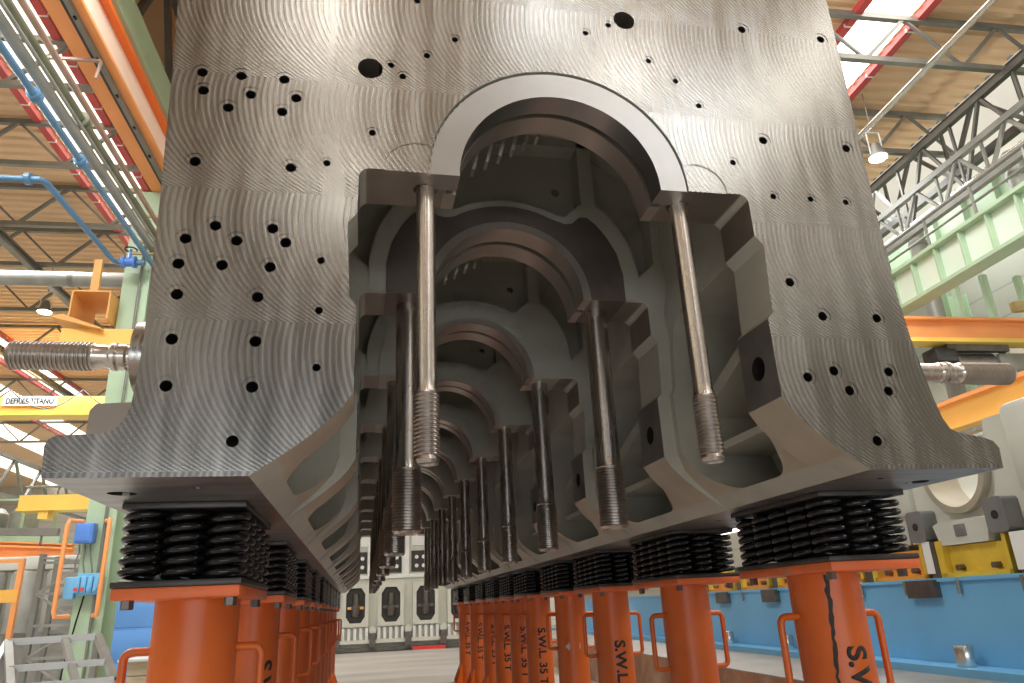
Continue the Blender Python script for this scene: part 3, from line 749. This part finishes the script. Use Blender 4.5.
# orange open cabinet bracketed to the column
r = root('cable_cabinet', (-4.45,7.9,3.8), 'orange box with an open end bracketed to the green column', 'box', hall=True)
MB().box((-4.66,7.75,3.90),(-4.64,8.5,4.30)).build('side_panel', M['cardboard'], r)
MB().box((-4.20,7.75,3.90),(-4.18,8.5,4.30)).build('side_panel', M['cardboard'], r)
MB().box((-4.66,7.75,4.28),(-4.18,8.5,4.30)).build('top_panel', M['cardboard'], r)
MB().prism([(-4.80,3.86),(-4.18,3.70),(-4.18,3.72),(-4.66,3.90)],7.6,8.5).build('flap', M['cardboard'], r)
MB().box((-4.68,7.7,3.52),(-3.82,7.78,3.74)).build('support_beam', M['amber'], r)
MB().box((-4.45,7.75,4.30),(-4.35,7.80,4.75)).build('hanger_strap', M['cardboard'], r)
# big grey round duct below trusses in left aisle
r = root('ventilation_duct', (-9.0,12.6,6.1), 'round grey ventilation duct crossing the left aisle', 'duct', hall=True)
MB().tube([(-16,10.6,5.75),(-4.4,10.6,5.75)],.13,20).build('pipe', M['grey_pipe'], r)
for x in (-13.5,-11,-8.5,-6): MB().lathe([(.14,x),(.14,x+.08)], (0,10.6,5.75), 'x', 20).build('collar', M['steel'], r)

# left crane beams across the aisle
r = root('bridge_crane', (-14,20,5.9), 'orange bridge crane beam with a white name board across the far left aisle', 'crane beam', hall=True)
MB().box((-15,20,5.84),(-4.3,20.5,6.36)).build('beam', M['amber'], r)
MB().box((-15,19.95,5.80),(-4.3,20.55,5.85)).build('flange', M['yellow'], r)
sg = MB().box((-11.40,19.95,6.07),(-10.0,20.0,6.34)).build('name_board', M['white'], r)
tm = text_mesh('DEFRIES-TITANO', .30); b2 = bmesh.new(); b2.from_mesh(tm)
xs = [v.co.x for v in b2.verts]; k = 1.24/(max(xs)-min(xs))
for v in b2.verts: v.co = (v.co.x*k-11.32+14, -.056, v.co.y*.75+6.13-5.9)
q = bmesh.ops.extrude_face_region(b2, geom=b2.faces[:])
for v in [g for g in q['geom'] if isinstance(g, bmesh.types.BMVert)]: v.co.y += .01
m2 = bpy.data.meshes.new('lettering'); b2.to_mesh(m2); b2.free(); m2.materials.append(M['ink'])
o = bpy.data.objects.new('lettering', m2); COL.objects.link(o); o.parent = sg
fe = MB()
for i in range(5):
    x0 = -15+i*1.9; fe.tube([(x0+1.9*j/8, 19.85, 6.5-.55*math.sin(PI*j/8)) for j in range(9)], .018, 6)
fe.build('festoon_cable', M['black'], r)
r = root('jib_crane', (-9,16.5,2.7), 'pale yellow crane beam low in the far left, behind the block foot', 'crane beam', hall=True)
MB().box((-8.9,16.5,2.72),(-5.4,16.8,3.02)).build('beam', M['yellow'], r)
MB().box((-8.9,16.44,2.66),(-5.4,16.86,2.72)).build('flange', M['yellow'], r)
MB().box((-8.45,16.5,2.48),(-8.25,16.8,2.66)).build('trolley', M['yellow'], r)
MB().tube([(-8.8,16.5,3.2),(-5.4,16.5,3.2)],.025,8).build('handrail', M['steel'], r)
for i in range(6): MB().tube([(-8.7+i*.6,16.5,3.02),(-8.7+i*.6,16.5,3.2)],.02,8).build('rail_post', M['steel'], r)
# far-left platform with tanks
r = root('steel_platform', (-11,17,FZ), 'pale green steel platform with railing at the far left', 'platform', hall=True)
MB().beam((-13.5,17.0,2.25),(-8.1,17.0,2.05),.12,.16).build('edge_beam', M['green'], r)
MB().box((-13.5,17.0,2.02),(-8.1,19.5,2.10)).build('deck', M['green'], r)
for x in (-11.9,-10.0,-8.2): MB().beam((x,17.05,FZ),(x,17.05,2.05),.16,.16).build('post', M['green'], r)
MB().beam((-9.6,17.05,.6),(-8.2,17.05,1.95),.08,.08).build('brace', M['green'], r)
for i in range(8): MB().beam((-13.3+i*.72,17.0,2.1),(-13.3+i*.72,17.0,3.0),.05,.05).build('railing_post', M['green'], r)
MB().beam((-13.5,17.0,3.0),(-8.1,17.0,3.0),.05,.05).build('handrail', M['green'], r)
for i, x in enumerate((-10.6,-9.9,-9.2)):
    tag(MB().lathe([(.28,2.1),(.30,2.15),(.30,2.75),(.2,2.88),(.05,2.9)], (x,17.6,0), 'z', 24).build('tank', M['grey_pipe'], hall=True, loc=(x,17.6,2.1)), 'small grey tank on the green platform, %s of three' % ('leftmost','middle','rightmost')[i], 'tank', 'tanks on the platform')
# long sloping truss beam above the platform
r = root('lattice_beam', (-11,15,3.5), 'grey lattice walkway beam high over the far left platform', 'beam', hall=True)
MB().beam((-10.2,12,3.35),(-10.2,30,3.35),.09,.09).build('chord', M['steel'], r)
MB().beam((-10.2,12,4.3),(-10.2,30,4.3),.09,.09).build('chord', M['steel'], r)
for i in range(12): MB().beam((-10.2,12+i*1.5,3.35),(-10.2,12.75+i*1.5,4.3),.06,.06).build('diagonal', M['steel'], r); MB().beam((-10.2,12.75+i*1.5,4.3),(-10.2,13.5+i*1.5,3.35),.06,.06).build('diagonal', M['steel'], r)
r = root('roller_conveyor', (-9.5,14,FZ), 'low grey rack of rollers under the far left platform', 'rack', hall=True)
for x in (-10.6,-8.6): MB().beam((x,14.0,FZ),(x,14.0,.2),.1,.1).build('leg', M['steel'], r)
MB().beam((-10.8,14.0,.22),(-8.4,14.0,.22),.12,.14).build('frame', M['steel'], r)
for j in range(6): MB().tube([(-10.4+j*.36,13.8,.36),(-10.4+j*.36,14.4,.36)],.08,14).build('roller', M['grey_pipe'], r)
r = root('handling_beam', (-7.4,14.2,1.9), 'grey lifting tackle with hooks hanging above the orange beams at far left', 'tackle', hall=True)
MB().beam((-9.2,14.2,2.0),(-7.0,14.2,1.92),.10,.14).build('beam', M['steel'], r)
for x in (-8.9,-8.1,-7.3): MB().tube([(x,14.2,1.93),(x,14.2,1.70),(x+.05,14.2,1.62),(x+.1,14.2,1.68)],.022,8).build('hook', M['bolt'], r)
# orange beams and machine housings at left
for i, (z, x0, x1, y) in enumerate(((1.52,-8.2,-6.2,13.0),(1.78,-9.0,-7.0,15.0))):
    tag(MB().ibeam((x0,y,z),(x1,y,z-.14),.2,.24,.03).build('lifting_beam', M['crane'], hall=True, loc=(x0,y,z)), 'orange lifting beam at far left, %s' % ('lower and nearer' if i == 0 else 'upper and farther'), 'beam', 'orange lifting beams')
r = root('grey_machine', (-7.6,12.4,FZ), 'pale grey ribbed machine housing behind the orange rack at left', 'machine', hall=True)
MB().bbox((-8.6,12.4,FZ),(-5.9,13.2,1.28),.03).build('housing', M['grey_pipe'], r)
MB().bbox((-8.65,12.33,1.10),(-5.85,13.25,1.32),.02).build('top_frame', M['casting'], r)
for i in range(5): MB().lathe([(.24,.1),(.24,1.02),(.2,1.08)], (-8.3+i*.56,12.38,0), 'z', 20).build('rib', M['grey_pipe'], r)
r = root('orange_rack', (-7,10.6,FZ), 'orange steel rack frame at the left edge', 'rack', hall=True)
for x in (-6.95,-5.95): MB().beam((x,10.6,FZ),(x,10.6,1.15),.07,.07).build('post', M['crane'], r)
MB().beam((-7.6,10.6,.62),(-5.92,10.6,.62),.08,.18).build('cross_beam', M['amber'], r)
MB().beam((-7.6,10.6,1.12),(-5.92,10.6,1.12),.05,.05).build('top_rail', M['crane'], r)
MB().beam((-7.6,10.6,-.55),(-5.92,10.6,-.55),.06,.08).build('cross_rail', M['crane'], r)
r = root('lattice_tower', (-5.5,10,FZ), 'pale blue-grey lattice ladder tower beside the green column', 'tower', hall=True)
for x in (-5.42,-4.78):
    for y in (10.0,10.5): MB().beam((x,y,FZ),(x,y,1.15),.07,.07).build('leg', M['steel'], r)
for i in range(5):
    z = FZ+.2+i*.42
    MB().beam((-5.42,9.99,z),(-4.78,9.99,z),.035,.035).build('rung', M['alu'], r)
    MB().beam((-5.42 if i%2 else -4.78,9.98,z),(-4.78 if i%2 else -5.42,9.98,z+.42 if i<4 else 1.1),.03,.03).build('brace', M['alu'], r)
for i in range(12): MB().beam((-5.4,10.5,FZ+.15+i*.16),(-4.8,10.5,FZ+.15+i*.16),.02,.05).build('slat', M['grey_pipe'], r)
# blue enclosure and crate behind the left stands
r = root('machine_enclosure', (-4.3,10.4,FZ), 'light blue panelled machine enclosure behind the first left stand', 'enclosure', hall=True)
MB().bbox((-4.52,10.4,FZ),(-2.4,11.4,.55),.02).build('housing', M['blue_encl'], r)
for i in range(3):
    for j in range(3): MB().bbox((-4.47+i*.68,10.385,FZ+.06+j*.45),(-3.83+i*.68,10.40,FZ+.47+j*.45),.006).build('panel', M['blue_encl'], r)
MB().box((-3.95,10.37,-.45),(-3.62,10.385,-.15)).build('vent_grille', M['grey_pipe'], r)
r = root('wooden_crate', (-3.6,9.2,FZ), 'pale wooden crate on the floor behind the first left stand', 'crate', hall=True)
for j in range(3): MB().bbox((-3.85,9.2,FZ+.02+j*.18),(-2.6,9.23,FZ+.19+j*.18),.006).build('plank', M['wood'], r)
MB().box((-3.84,9.23,FZ),(-2.61,10.0,FZ+.55)).build('body', M['wood'], r)
MB().box((-3.95,9.1,FZ+.55),(-2.5,10.1,FZ+.58)).build('lid', M['white'], r)
# aluminium frame in the left foreground
r = root('tubular_frame', (-3.0,5.2,FZ), 'aluminium tubular frame lying in the left foreground', 'frame', hall=True)
fr1 = [(-3.62,5.4,.06),(-2.98,5.55,.07),(-2.62,5.0,-.25),(-3.3,4.85,-.26)]
for a, b in ((0,1),(1,2),(0,3),(3,2)): MB().beam(fr1[a],fr1[b],.055,.055).build('tube', M['alu'], r)
mid = lambda p,q,t: tuple(p[i]*(1-t)+q[i]*t for i in range(3))
MB().beam(mid(fr1[0],fr1[1],.62),mid(fr1[3],fr1[2],.62),.05,.05).build('tube', M['alu'], r)
MB().beam(mid(fr1[0],fr1[3],.6),mid(fr1[1],fr1[2],.6),.05,.05).build('tube', M['alu'], r)
for p in (fr1[0],fr1[1]): MB().beam(p,(p[0],p[1],FZ),.05,.05).build('leg', M['alu'], r)
for p in (fr1[2],fr1[3]): MB().beam(p,(p[0],p[1],FZ),.05,.05).build('leg', M['alu'], r)
MB().beam((-3.62,5.4,.06),(-3.62,4.6,FZ),.05,.05).build('brace', M['alu'], r)

# ---------------- far end: another engine standing across the aisle
EY = 20.0
r = root('far_engine', (-.6,EY,FZ), 'big cream-grey engine with hexagonal openings at the far end of the aisle', 'engine', hall=True)
fb = MB()
fb.box((-5.5,EY+.35,FZ+.12),(4.5,EY+2.2,1.12)).build('crankcase', M['far_cast'], r)
MB().box((-5.5,EY+.45,1.12),(4.5,EY+2.0,3.2)).build('upper_block', M['far_cast'], r)
MB().box((-5.55,EY+.25,1.06),(4.55,EY+.36,1.16)).build('ledge', M['white'], r)
MB().box((-5.4,EY+.1,FZ+.02),(4.4,EY+2.2,FZ+.12)).build('base_frame', M['steel_dark'], r)
hexo = lambda s,cx,cz: [(cx-.26*s,cz-.30*s),(cx-.15*s,cz-.46*s),(cx+.15*s,cz-.46*s),(cx+.26*s,cz-.30*s),(cx+.26*s,cz+.30*s),(cx+.15*s,cz+.46*s),(cx-.15*s,cz+.46*s),(cx-.26*s,cz+.30*s)]
for i in range(-4,5):
    cx = -.55+i*.97
    if cx > 4.2: continue
    cz = .36
    w = MB(); outer = [(cx-.36,cz-.56),(cx+.36,cz-.56),(cx+.36,cz+.56),(cx-.36,cz+.56)]; inn = hexo(1,cx,cz)
    # frame with a hexagonal hole: two halves
    L = [inn[7],inn[6]]; 
    w.prism([outer[0],(cx,cz-.56),((inn[1][0]+inn[2][0])/2,inn[1][1]),inn[1],inn[0],inn[7],inn[6],((inn[5][0]+inn[6][0])/2,inn[6][1]),(cx,cz+.56),outer[3]], EY+.18, EY+.36)
    w.prism([outer[1],(cx,cz-.56),((inn[1][0]+inn[2][0])/2,inn[1][1]),inn[2],inn[3],inn[4],inn[5],((inn[5][0]+inn[6][0])/2,inn[6][1]),(cx,cz+.56),outer[2]], EY+.18, EY+.36)
    f = w.build('window_frame', M['far_cast'], r)
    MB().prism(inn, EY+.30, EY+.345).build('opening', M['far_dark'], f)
    c1 = MB().lathe([(.10,cz-.30),(.13,cz-.25),(.13,cz-.02),(.09,cz),(.09,cz+.30)], (cx,EY+.28,0), 'z', 16); c1.build('crank_web', M['bolt'], f)
    MB().box((cx-.22,EY+.22,cz-.1),(cx+.22,EY+.26,cz-.03)).build('cross_bar', M['amber'] if i == -1 else M['steel_dark'], f)
    lo = MB()
    for j in range(5): lo.box((cx-.36+j*.16,EY+.2,FZ+.30),(cx-.28+j*.16,EY+.36,FZ+.62))
    lo.build('cover_ribs', M['white'], r)
    MB().box((cx-.44,EY+.14,FZ+.22),(cx+.40,EY+.36,FZ+.32)).build('foot_rail', M['far_cast'], r)
    MB().lathe([(.10,EY+.12),(.10,EY+.36)], (cx+.485,0,FZ+.55), 'y', 16).build('boss', M['far_cast'], r)
    MB().box((cx+.40,EY+.1,FZ+.02),(cx+.57,EY+.36,FZ+.48)).build('support_foot', M['bolt'], r)
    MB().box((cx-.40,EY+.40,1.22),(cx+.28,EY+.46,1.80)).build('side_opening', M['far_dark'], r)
    for j in range(3):
        for q in range(2): MB().lathe([(.055,EY+.36),(.055,EY+.42)], (cx-.25+j*.2,0,1.38+q*.24), 'y', 10).build('bolt_head', M['white'], r)
    MB().box((cx+.30,EY+.34,1.16),(cx+.50,EY+.46,1.95)).build('upright', M['white'], r)
    MB().box((cx-.40,EY+.38,1.95),(cx+.50,EY+.46,2.4)).build('upper_panel', M['white'], r)
tag(MB().box((.05,EY-.02,FZ+.0),(.95,EY+.06,FZ+.09)).build('red_box', M['red_plastic'], hall=True, loc=(.5,EY,FZ)), 'red flat box on the floor under the far engine', 'box')

# ---------------- right: blue machine bed with cradles and a grey casting
BX = 3.35
r = root('machine_bed', (BX,3,FZ), 'long light blue machine bed behind the right stands', 'machine bed', hall=True)
MB().box((BX,-1,-.395),(BX+1.6,16,.20)).build('bed_wall', M['blue'], r)
MB().box((BX-.22,-1,-.395),(BX,16,-.345)).build('ledge', M['blue'], r)
MB().box((BX-.02,-1,.185),(BX+1.6,16,.21)).build('top_edge', M['blue'], r)
for i in range(6): MB().box((BX-.05,2.05+i*1.15,.08),(BX,2.35+i*1.15,.20)).build('clamp_block', M['bolt'], r)
for i in range(10): MB().tube([(BX-.02,1.9+i*.55,.20),(BX-.02,1.9+i*.55,.10)],.012,8).build('hook', M['steel'], r)
hk = MB().tube([(BX-.03,7.7+.09*math.cos(a*PI/8),-.02+.10*math.sin(a*PI/8)) for a in range(14)],.014,8).build('cable_loop', M['black'], r)
for i, y in enumerate((2.98, 5.0, 5.30, 6.6)):
    tag(MB().lathe([(.056,-.344),(.060,-.335),(.060,-.225),(.055,-.215),(.035,-.215),(.035,-.235),(0,-.235)], (BX-.11,y,0), 'z', 24).build('steel_bush', M['pipe_shine'], hall=True, loc=(BX-.11,y,-.344)), 'short steel cylinder on the ledge of the blue machine bed, %s along it' % ('nearest','second','third','fourth')[i], 'cylinder', 'steel cylinders on the blue ledge')
for i, y in enumerate((1.73, 2.52, 3.30, 4.07, 4.87, 5.7, 6.6)):
    r = root('support_cradle', (BX,y,.21), '%s cradle on the blue machine bed, %s from the right edge' % ('yellow' if i < 2 else 'orange', ('first','second','third','fourth','fifth','sixth','seventh')[i]), 'cradle', 'cradles on the blue machine bed', hall=True)
    mm = 'yellow_frame' if i < 2 else 'orange_frame'
    MB().box((BX+.05,y,.21),(BX+.10,y+.62,.415)).build('side_plate', M[mm], r)
    MB().box((BX,y,.21),(BX+.9,y+.62,.24)).build('bottom_plate', M[mm], r)
    MB().box((BX,y+.58,.21),(BX+.9,y+.64,.455)).build('end_plate', M['yellow_frame'], r)
    MB().box((BX,y,.21),(BX+.9,y+.03,.455)).build('end_plate', M['yellow_frame'], r)
    MB().box((BX-.01,y+.64,.21),(BX+.3,y+.72,.455)).build('spacer', M['bolt'], r)
    for q in (.15,.47): MB().lathe([(.022,BX-.0),(.022,BX+.06)], (0,y+q,.27), 'x', 6).build('bolt', M['bolt'], r)
tag(MB().box((BX-.020,2.20,.23),(BX-.008,2.46,.455)).build('plastic_sheet', M['white'], hall=True, loc=(BX,2.2,.23)), 'crumpled white plastic sheet beside the yellow cradle', 'sheet')
tag(MB().box((BX-.012,3.20,.24),(BX-.004,3.28,.46)).build('paper_tag', M['white'], hall=True, loc=(BX,3.1,.24)), 'white paper tag on the orange cradle edge', 'tag')
r = root('engine_casting', (BX,3,.46), 'light grey engine casting with round bearing seats lying on the cradles at right', 'casting', hall=True)
# bays with a semicircular seat each, posts between
seat = []
def casting_piece(y0, pr):
    yc = y0
    pts = [(yc-.62,.46),(yc-.62,1.15),(yc-.50,1.20),(yc-.33,1.20)]
    pts += [(yc+.27*math.cos(math.radians(a)), .92+.27*math.sin(math.radians(a))) for a in range(180,361,8)]
    pts += [(yc+.33,1.20),(yc+.50,1.20),(yc+.62,1.15),(yc+.62,.46)]
    return MB().prism(pts, BX+.10, BX+1.3, 'x').build('bearing_wall', M['casting'], pr)
for yc in (2.89, 4.16, 5.43, 1.62):
    casting_piece(yc, r)
    a = [math.radians(t) for t in range(180,361,6)]
    MB().prism([(yc+.30*math.cos(t), .92+.30*math.sin(t)) for t in a]+[(yc+.255*math.cos(t), .92+.255*math.sin(t)) for t in a[::-1]], BX+.04, BX+.30, 'x').build('bearing_seat', M['foot'], r)
    for dy in (-.36, .40):
        p = MB().prism(rrect(yc+dy-.085,.46,yc+dy+.085,.68,.03,4), BX-.02, BX+.14, 'x').build('bolt_pad', M['casting_pad'], r)
        MB().lathe([(.028,BX-.023),(.028,BX+.0)], (0,yc+dy,.57), 'x', 20).build('bolt_hole', M['hole'], p)  # dark disc drawn for the shaded hole
    MB().prism([(yc-.22,.42),(yc+.22,.42),(yc+.26,.56),(yc+.20,.58),(yc-.20,.58),(yc-.26,.56)], BX+.01, BX+.2, 'x').build('foot_block', M['casting'], r)
    MB().bbox((BX-.0,yc-.05,.47),(BX+.02,yc+.05,.55),.005).build('locating_recess', M['casting_pad'], r)
    MB().bbox((BX+.05,yc+.50,.66),(BX+.4,yc+.76,1.25),.05).build('cast_post', M['casting'], r)

# ---------------- right side upper works
GX = 7.0
r = root('plate_girder', (GX,5,4.06), 'pale green plate girder with stiffeners along the right side', 'girder', hall=True)
MB().box((GX,-1,4.06),(GX+.04,20,4.60)).build('web', M['green_web'], r)
MB().box((GX-.12,-1,4.58),(GX+.16,20,4.63)).build('top_flange', M['green'], r)
MB().box((GX-.12,-1,4.02),(GX+.16,20,4.07)).build('bottom_flange', M['green'], r)
for i in range(24): MB().box((GX-.09,3.5+i*.475,4.07),(GX,3.53+i*.475,4.58)).build('stiffener', M['green'], r)
def lattice(x, y0, y1, zb, zt, st, lab, m1, rr=.05, m2=None):
    r = root('lattice_girder', (x,y0,zb), lab, 'girder', hall=True)
    MB().beam((x,y0,zb),(x,y1,zb),rr*2,rr*2).build('bottom_chord', M[m1], r)
    MB().beam((x,y0,zt),(x,y1,zt),rr*2,rr*2).build('top_chord', M[m1], r)
    n = int((y1-y0)/st)
    for i in range(n):
        MB().beam((x,y0+i*st,zb),(x,y0+(i+.5)*st,zt),rr,rr).build('diagonal', M[m2 or m1], r)
        MB().beam((x,y0+(i+.5)*st,zt),(x,y0+(i+1)*st,zb),rr,rr).build('diagonal', M[m2 or m1], r)
        MB().beam((x,y0+i*st,zb),(x,y0+i*st,zt),rr*.8,rr*.8).build('post', M[m2 or m1], r)
lattice(8.3,3,20,5.95,7.15,1.3,'dark lattice girder along the right side just under the roof','steel_dark',.05)
lattice(7.5,3,20,5.35,5.95,.9,'grey lattice walkway girder below the roof on the right','steel',.045)
lattice(-4.4,3,22,8.3,10.6,2.2,'dark heavy roof lattice seen between the orange girder and the block','steel_dark',.10)
lattice(8.9,3,20,5.05,5.75,1.0,'second dark lattice girder behind the walkway on the right','steel_dark',.04)
lattice(9.0,3,20,6.75,7.75,1.6,'dark bracing girder right under the clerestory glass','steel_dark',.06)
r = root('access_frame', (8.9,8,1.5), 'pale green ladder-like frame with a white panel below the plate girder', 'frame', hall=True)
for x in (8.62, 9.2, 9.85): MB().beam((x,8.0,FZ),(x,8.0,5.0),.09,.09).build('post', M['green'], r)
for z in (1.4,2.6,3.4,4.2): MB().beam((8.62,8.0,z),(9.85,8.0,z),.06,.06).build('rung', M['green'], r)
MB().box((9.24,8.05,3.44),(9.8,8.1,4.15)).build('panel', M['white'], r)
r = root('ventilation_duct', (10.4,7,3.2), 'brown grey square duct hanging below the plate girder on the right', 'duct', hall=True)
MB().box((9.9,5.0,2.6),(10.6,16,3.5)).build('casing', M['wall_dark'], r)
for y in range(5,16,2): MB().box((9.86,y,2.56),(10.64,y+.08,3.54)).build('collar', M['steel_dark'], r)
tag(MB().tube([(8.5,0,5.35),(8.5,22,5.35)],.05,12).build('conduit_pipe', M['steel'], hall=True, loc=(8.5,0,5.35)), 'dull grey pipe behind the shiny walkway pipe on the right', 'pipe')
r = root('handrail', (7.1,3,4.63), 'grey walkway handrail above the pale green plate girder', 'handrail', hall=True)
MB().tube([(7.1,0,5.18),(7.1,20,5.18)],.028,10).build('top_rail', M['steel'], r)
MB().tube([(7.1,0,4.92),(7.1,20,4.92)],.02,10).build('guard_bar', M['steel'], r)
for i in range(14): MB().tube([(7.1,3+i*.9,4.63),(7.1,3+i*.9,5.18)],.022,8).build('post', M['steel'], r)
tag(MB().tube([(7.75,0,5.62),(7.75,22,5.62)],.055,12).build('conduit_pipe', M['pipe_shine'], hall=True, loc=(7.75,0,5.62)), 'shiny long pipe along the lattice walkway on the right', 'pipe')
r = root('wall_panel', (9.2,3,4.6), 'pale green panelled girder behind the right lattice girders', 'girder', hall=True)
MB().box((9.2,0,5.4),(9.25,20,6.6)).build('web', M['green'], r)
for i in range(18): MB().box((9.08,3+i*.7,5.4),(9.2,3.04+i*.7,6.6)).build('stiffener', M['green'], r)
MB().box((9.0,0,5.33),(9.35,20,5.4)).build('bottom_flange', M['green'], r)
for i, y in enumerate((5.9, 8.0, 11.0)):
    r = root('drain_pipe', (8.0,y,4.6), 'fat grey vertical pipe behind the right handrail, %s' % ('nearest','second','farthest')[i], 'pipe', 'vertical pipes at the right wall', hall=True)
    MB().lathe([(.13,FZ),(.13,5.9)], (8.15,y,0), 'z', 24).build('pipe', M['grey_pipe'], r)
    for z in (3.9,5.0,5.5): MB().lathe([(.15,z),(.15,z+.07)], (8.15,y,0), 'z', 24).build('collar', M['steel'], r)
for i, y in enumerate((6.3, 9.6, 13.5)):
    r = root('steel_column', (10.2,y,FZ), 'pale green column against the right wall, %s' % ('nearest','second','farthest')[i], 'column', 'pale green right wall columns', hall=True)
    MB().box((9.9,y,FZ),(9.93,y+.3,5.4)).build('flange', M['green'], r); MB().box((10.3,y,FZ),(10.33,y+.3,5.4)).build('flange', M['green'], r)
    MB().box((9.93,y+.13,FZ),(10.3,y+.17,5.4)).build('web', M['green'], r)
    for j in range(6): MB().beam((9.9,y+.02,.2+j*.8),(10.3,y+.02,.6+j*.8),.05,.05).build('lacing', M['green'], r)
    MB().beam((8.0,y+.15,3.75),(9.92,y+.15,3.9),.1,.14).build('bracket_arm', M['ochre'], r)
r = root('crane_beam', (5.5,7,3.7), 'orange crane beam running across behind the block on the right', 'crane beam', hall=True)
MB().box((4.5,7.0,3.44),(11.0,7.06,3.76)).build('web', M['crane'], r)
MB().box((4.5,6.9,3.40),(11.0,7.16,3.46)).build('bottom_flange', M['yellow'], r)
MB().box((4.5,6.9,3.74),(11.0,7.16,3.78)).build('top_flange', M['crane'], r)
r = root('cable_hoist', (7.5,7.3,3.1), 'dark grey electric hoist hanging under the orange crane beam', 'hoist', hall=True)
MB().bbox((7.1,7.0,3.14),(7.45,7.3,3.36),.03).build('gearbox', M['black_plate'], r)
MB().lathe([(.1,7.45),(.15,7.5),(.15,8.1),(.1,8.15)], (0,7.2,3.18), 'x', 20).build('drum', M['bolt'], r)
MB().bbox((8.15,7.05,3.02),(8.7,7.35,3.3),.05).build('motor', M['grey_pipe'], r)
MB().box((7.3,7.0,3.3),(8.3,7.1,3.395)).build('carriage', M['bolt'], r)
r = root('crane_rail_beam', (5.0,4,1.7), 'amber crane rail beam with grey rails beneath, low on the right', 'beam', hall=True)
MB().box((4.98,1,1.62),(5.04,12,1.86)).build('web', M['amber'], r)
MB().box((4.92,1,1.84),(5.10,12,1.88)).build('top_flange', M['crane'], r)
MB().box((4.92,1,1.59),(5.10,12,1.63)).build('bottom_flange', M['amber'], r)
for z in (1.49, 1.40): MB().tube([(4.97,1,z),(4.97,12,z)],.028,10).build('rail', M['pipe_shine'], r)
for i in range(5): MB().box((4.93,2+i*1.6,1.36),(5.0,2.06+i*1.6,1.6)).build('hanger', M['steel'], r)
tag(MB().ibeam((6.2,8,2.75),(6.2,18,2.75),.2,.26,.04).build('runway_beam', M['crane'], hall=True, loc=(6.2,8,2.75)), 'thin orange runway beam seen between the side stud and the cross beam', 'beam')
# lamps
def high_bay(x, y, z, lab):
    r = root('high_bay_lamp', (x,y,z), lab, 'lamp', 'round high-bay lamps', hall=True)
    MB().lathe([(.05,z+.28),(.09,z+.2),(.13,z+.06),(.15,z+.02),(.15,z+.01)], (x,y,0), 'z', 24).build('housing', M['steel'], r)
    MB().lathe([(.135,z-.01),(.135,z+.008)], (x,y,0), 'z', 24).build('glass', M['lamp'], r)
    MB().tube([(x-.12,y,z+.06),(x-.12,y,z+.5),(x+.12,y,z+.5),(x+.12,y,z+.06)],.012,8).build('bracket', M['white'], r)
    MB().tube([(x,y,z+.5),(x,y,ROOF)],.010,8).build('hanging_rod', M['steel'], r)
high_bay(7.44,7.55,6.9,'round high-bay lamp glowing under the roof at the right')
high_bay(-8.38,14.96,6.9,'round high-bay lamp glowing in the left aisle')

# ================================================================== LIGHT
w = bpy.data.worlds.new('World'); S.world = w; w.use_nodes = True
bg = w.node_tree.nodes['Background']; bg.inputs['Color'].default_value = (0.95, 0.97, 1.0, 1); bg.inputs['Strength'].default_value = 0.16
def area(name, loc, size, sy, energy, target, col=(1,.97,.92)):
    l = bpy.data.lights.new(name, 'AREA'); l.energy = energy; l.color = col; l.shape = 'RECTANGLE'; l.size = size; l.size_y = sy
    o = bpy.data.objects.new(name, l); COL.objects.link(o); o.location = from_hall(loc)
    o.rotation_euler = (Vector(target)-Vector(loc)).to_track_quat('-Z','Y').to_euler()
    return o
for x, y, e, c in ((3.4,-6.9,26,(1,.99,.96)), (5.0,-8.0,34,(.86,.94,1)), (-.9,-6.2,22,(1,.97,.90)), (1.9,-5.4,20,(.92,.97,1)), (-.7,-10.5,26,(1,.97,.90))):
    area('hall_lamp', (x,y,7.6), .45, .7, e*.8, (x*.1,0,1.5), c)
area('front_fill', (0,-9,.0), 8.0, 1.4, 165, (0,0,.2), (.92,.97,1))  # added fill light behind the camera, brightens the block interior
for x, y in ((-9,10),(-9,20),(-13,28),(-17,36),(8.2,9),(8.2,19),(-4.5,3),(4.5,2)):
    area('aisle_fill', (x,y,7.1), 1.5, 6.0, 560 if x < 0 else 230, (x+.01,y,0), (.97,.99,1))  # added fill lights, brighten floor and walls so the roof gets bounce
area('girder_fill', (3.2,3.5,7.6), .8, 3.0, 260, (7,9,4.3), (1,1,1))  # added fill light aimed at the green girder web

# ================================================================== CAMERA
f, yaw, pitch, roll, cx, cy, cz = 725.1355055994584, 0.20883625364063074, 0.3495195960545279, -0.04709920932375567, -0.5179312364451333, -1.6586227671757283, 0.15750314728576778
cam = bpy.data.cameras.new('camera'); co = bpy.data.objects.new('camera', cam); COL.objects.link(co)
cam.sensor_width = 36.0; cam.lens = f/1024*36.0; cam.clip_start = 0.05; cam.clip_end = 300
fw = Vector((math.sin(yaw)*math.cos(pitch), math.cos(yaw)*math.cos(pitch), math.sin(pitch)))
rt = Vector((math.cos(yaw), -math.sin(yaw), 0)); up = rt.cross(fw)
r2 = rt*math.cos(roll)+up*math.sin(roll); u2 = -rt*math.sin(roll)+up*math.cos(roll)
mw = Matrix((r2, u2, -fw)).transposed().to_4x4(); mw.translation = (cx,cy,cz)
co.matrix_world = mw; S.camera = co
S.view_settings.view_transform = 'Standard'; S.view_settings.look = 'None'; S.view_settings.gamma = 1.0
S.view_settings.exposure = 0.35; S.view_settings.use_curve_mapping = False
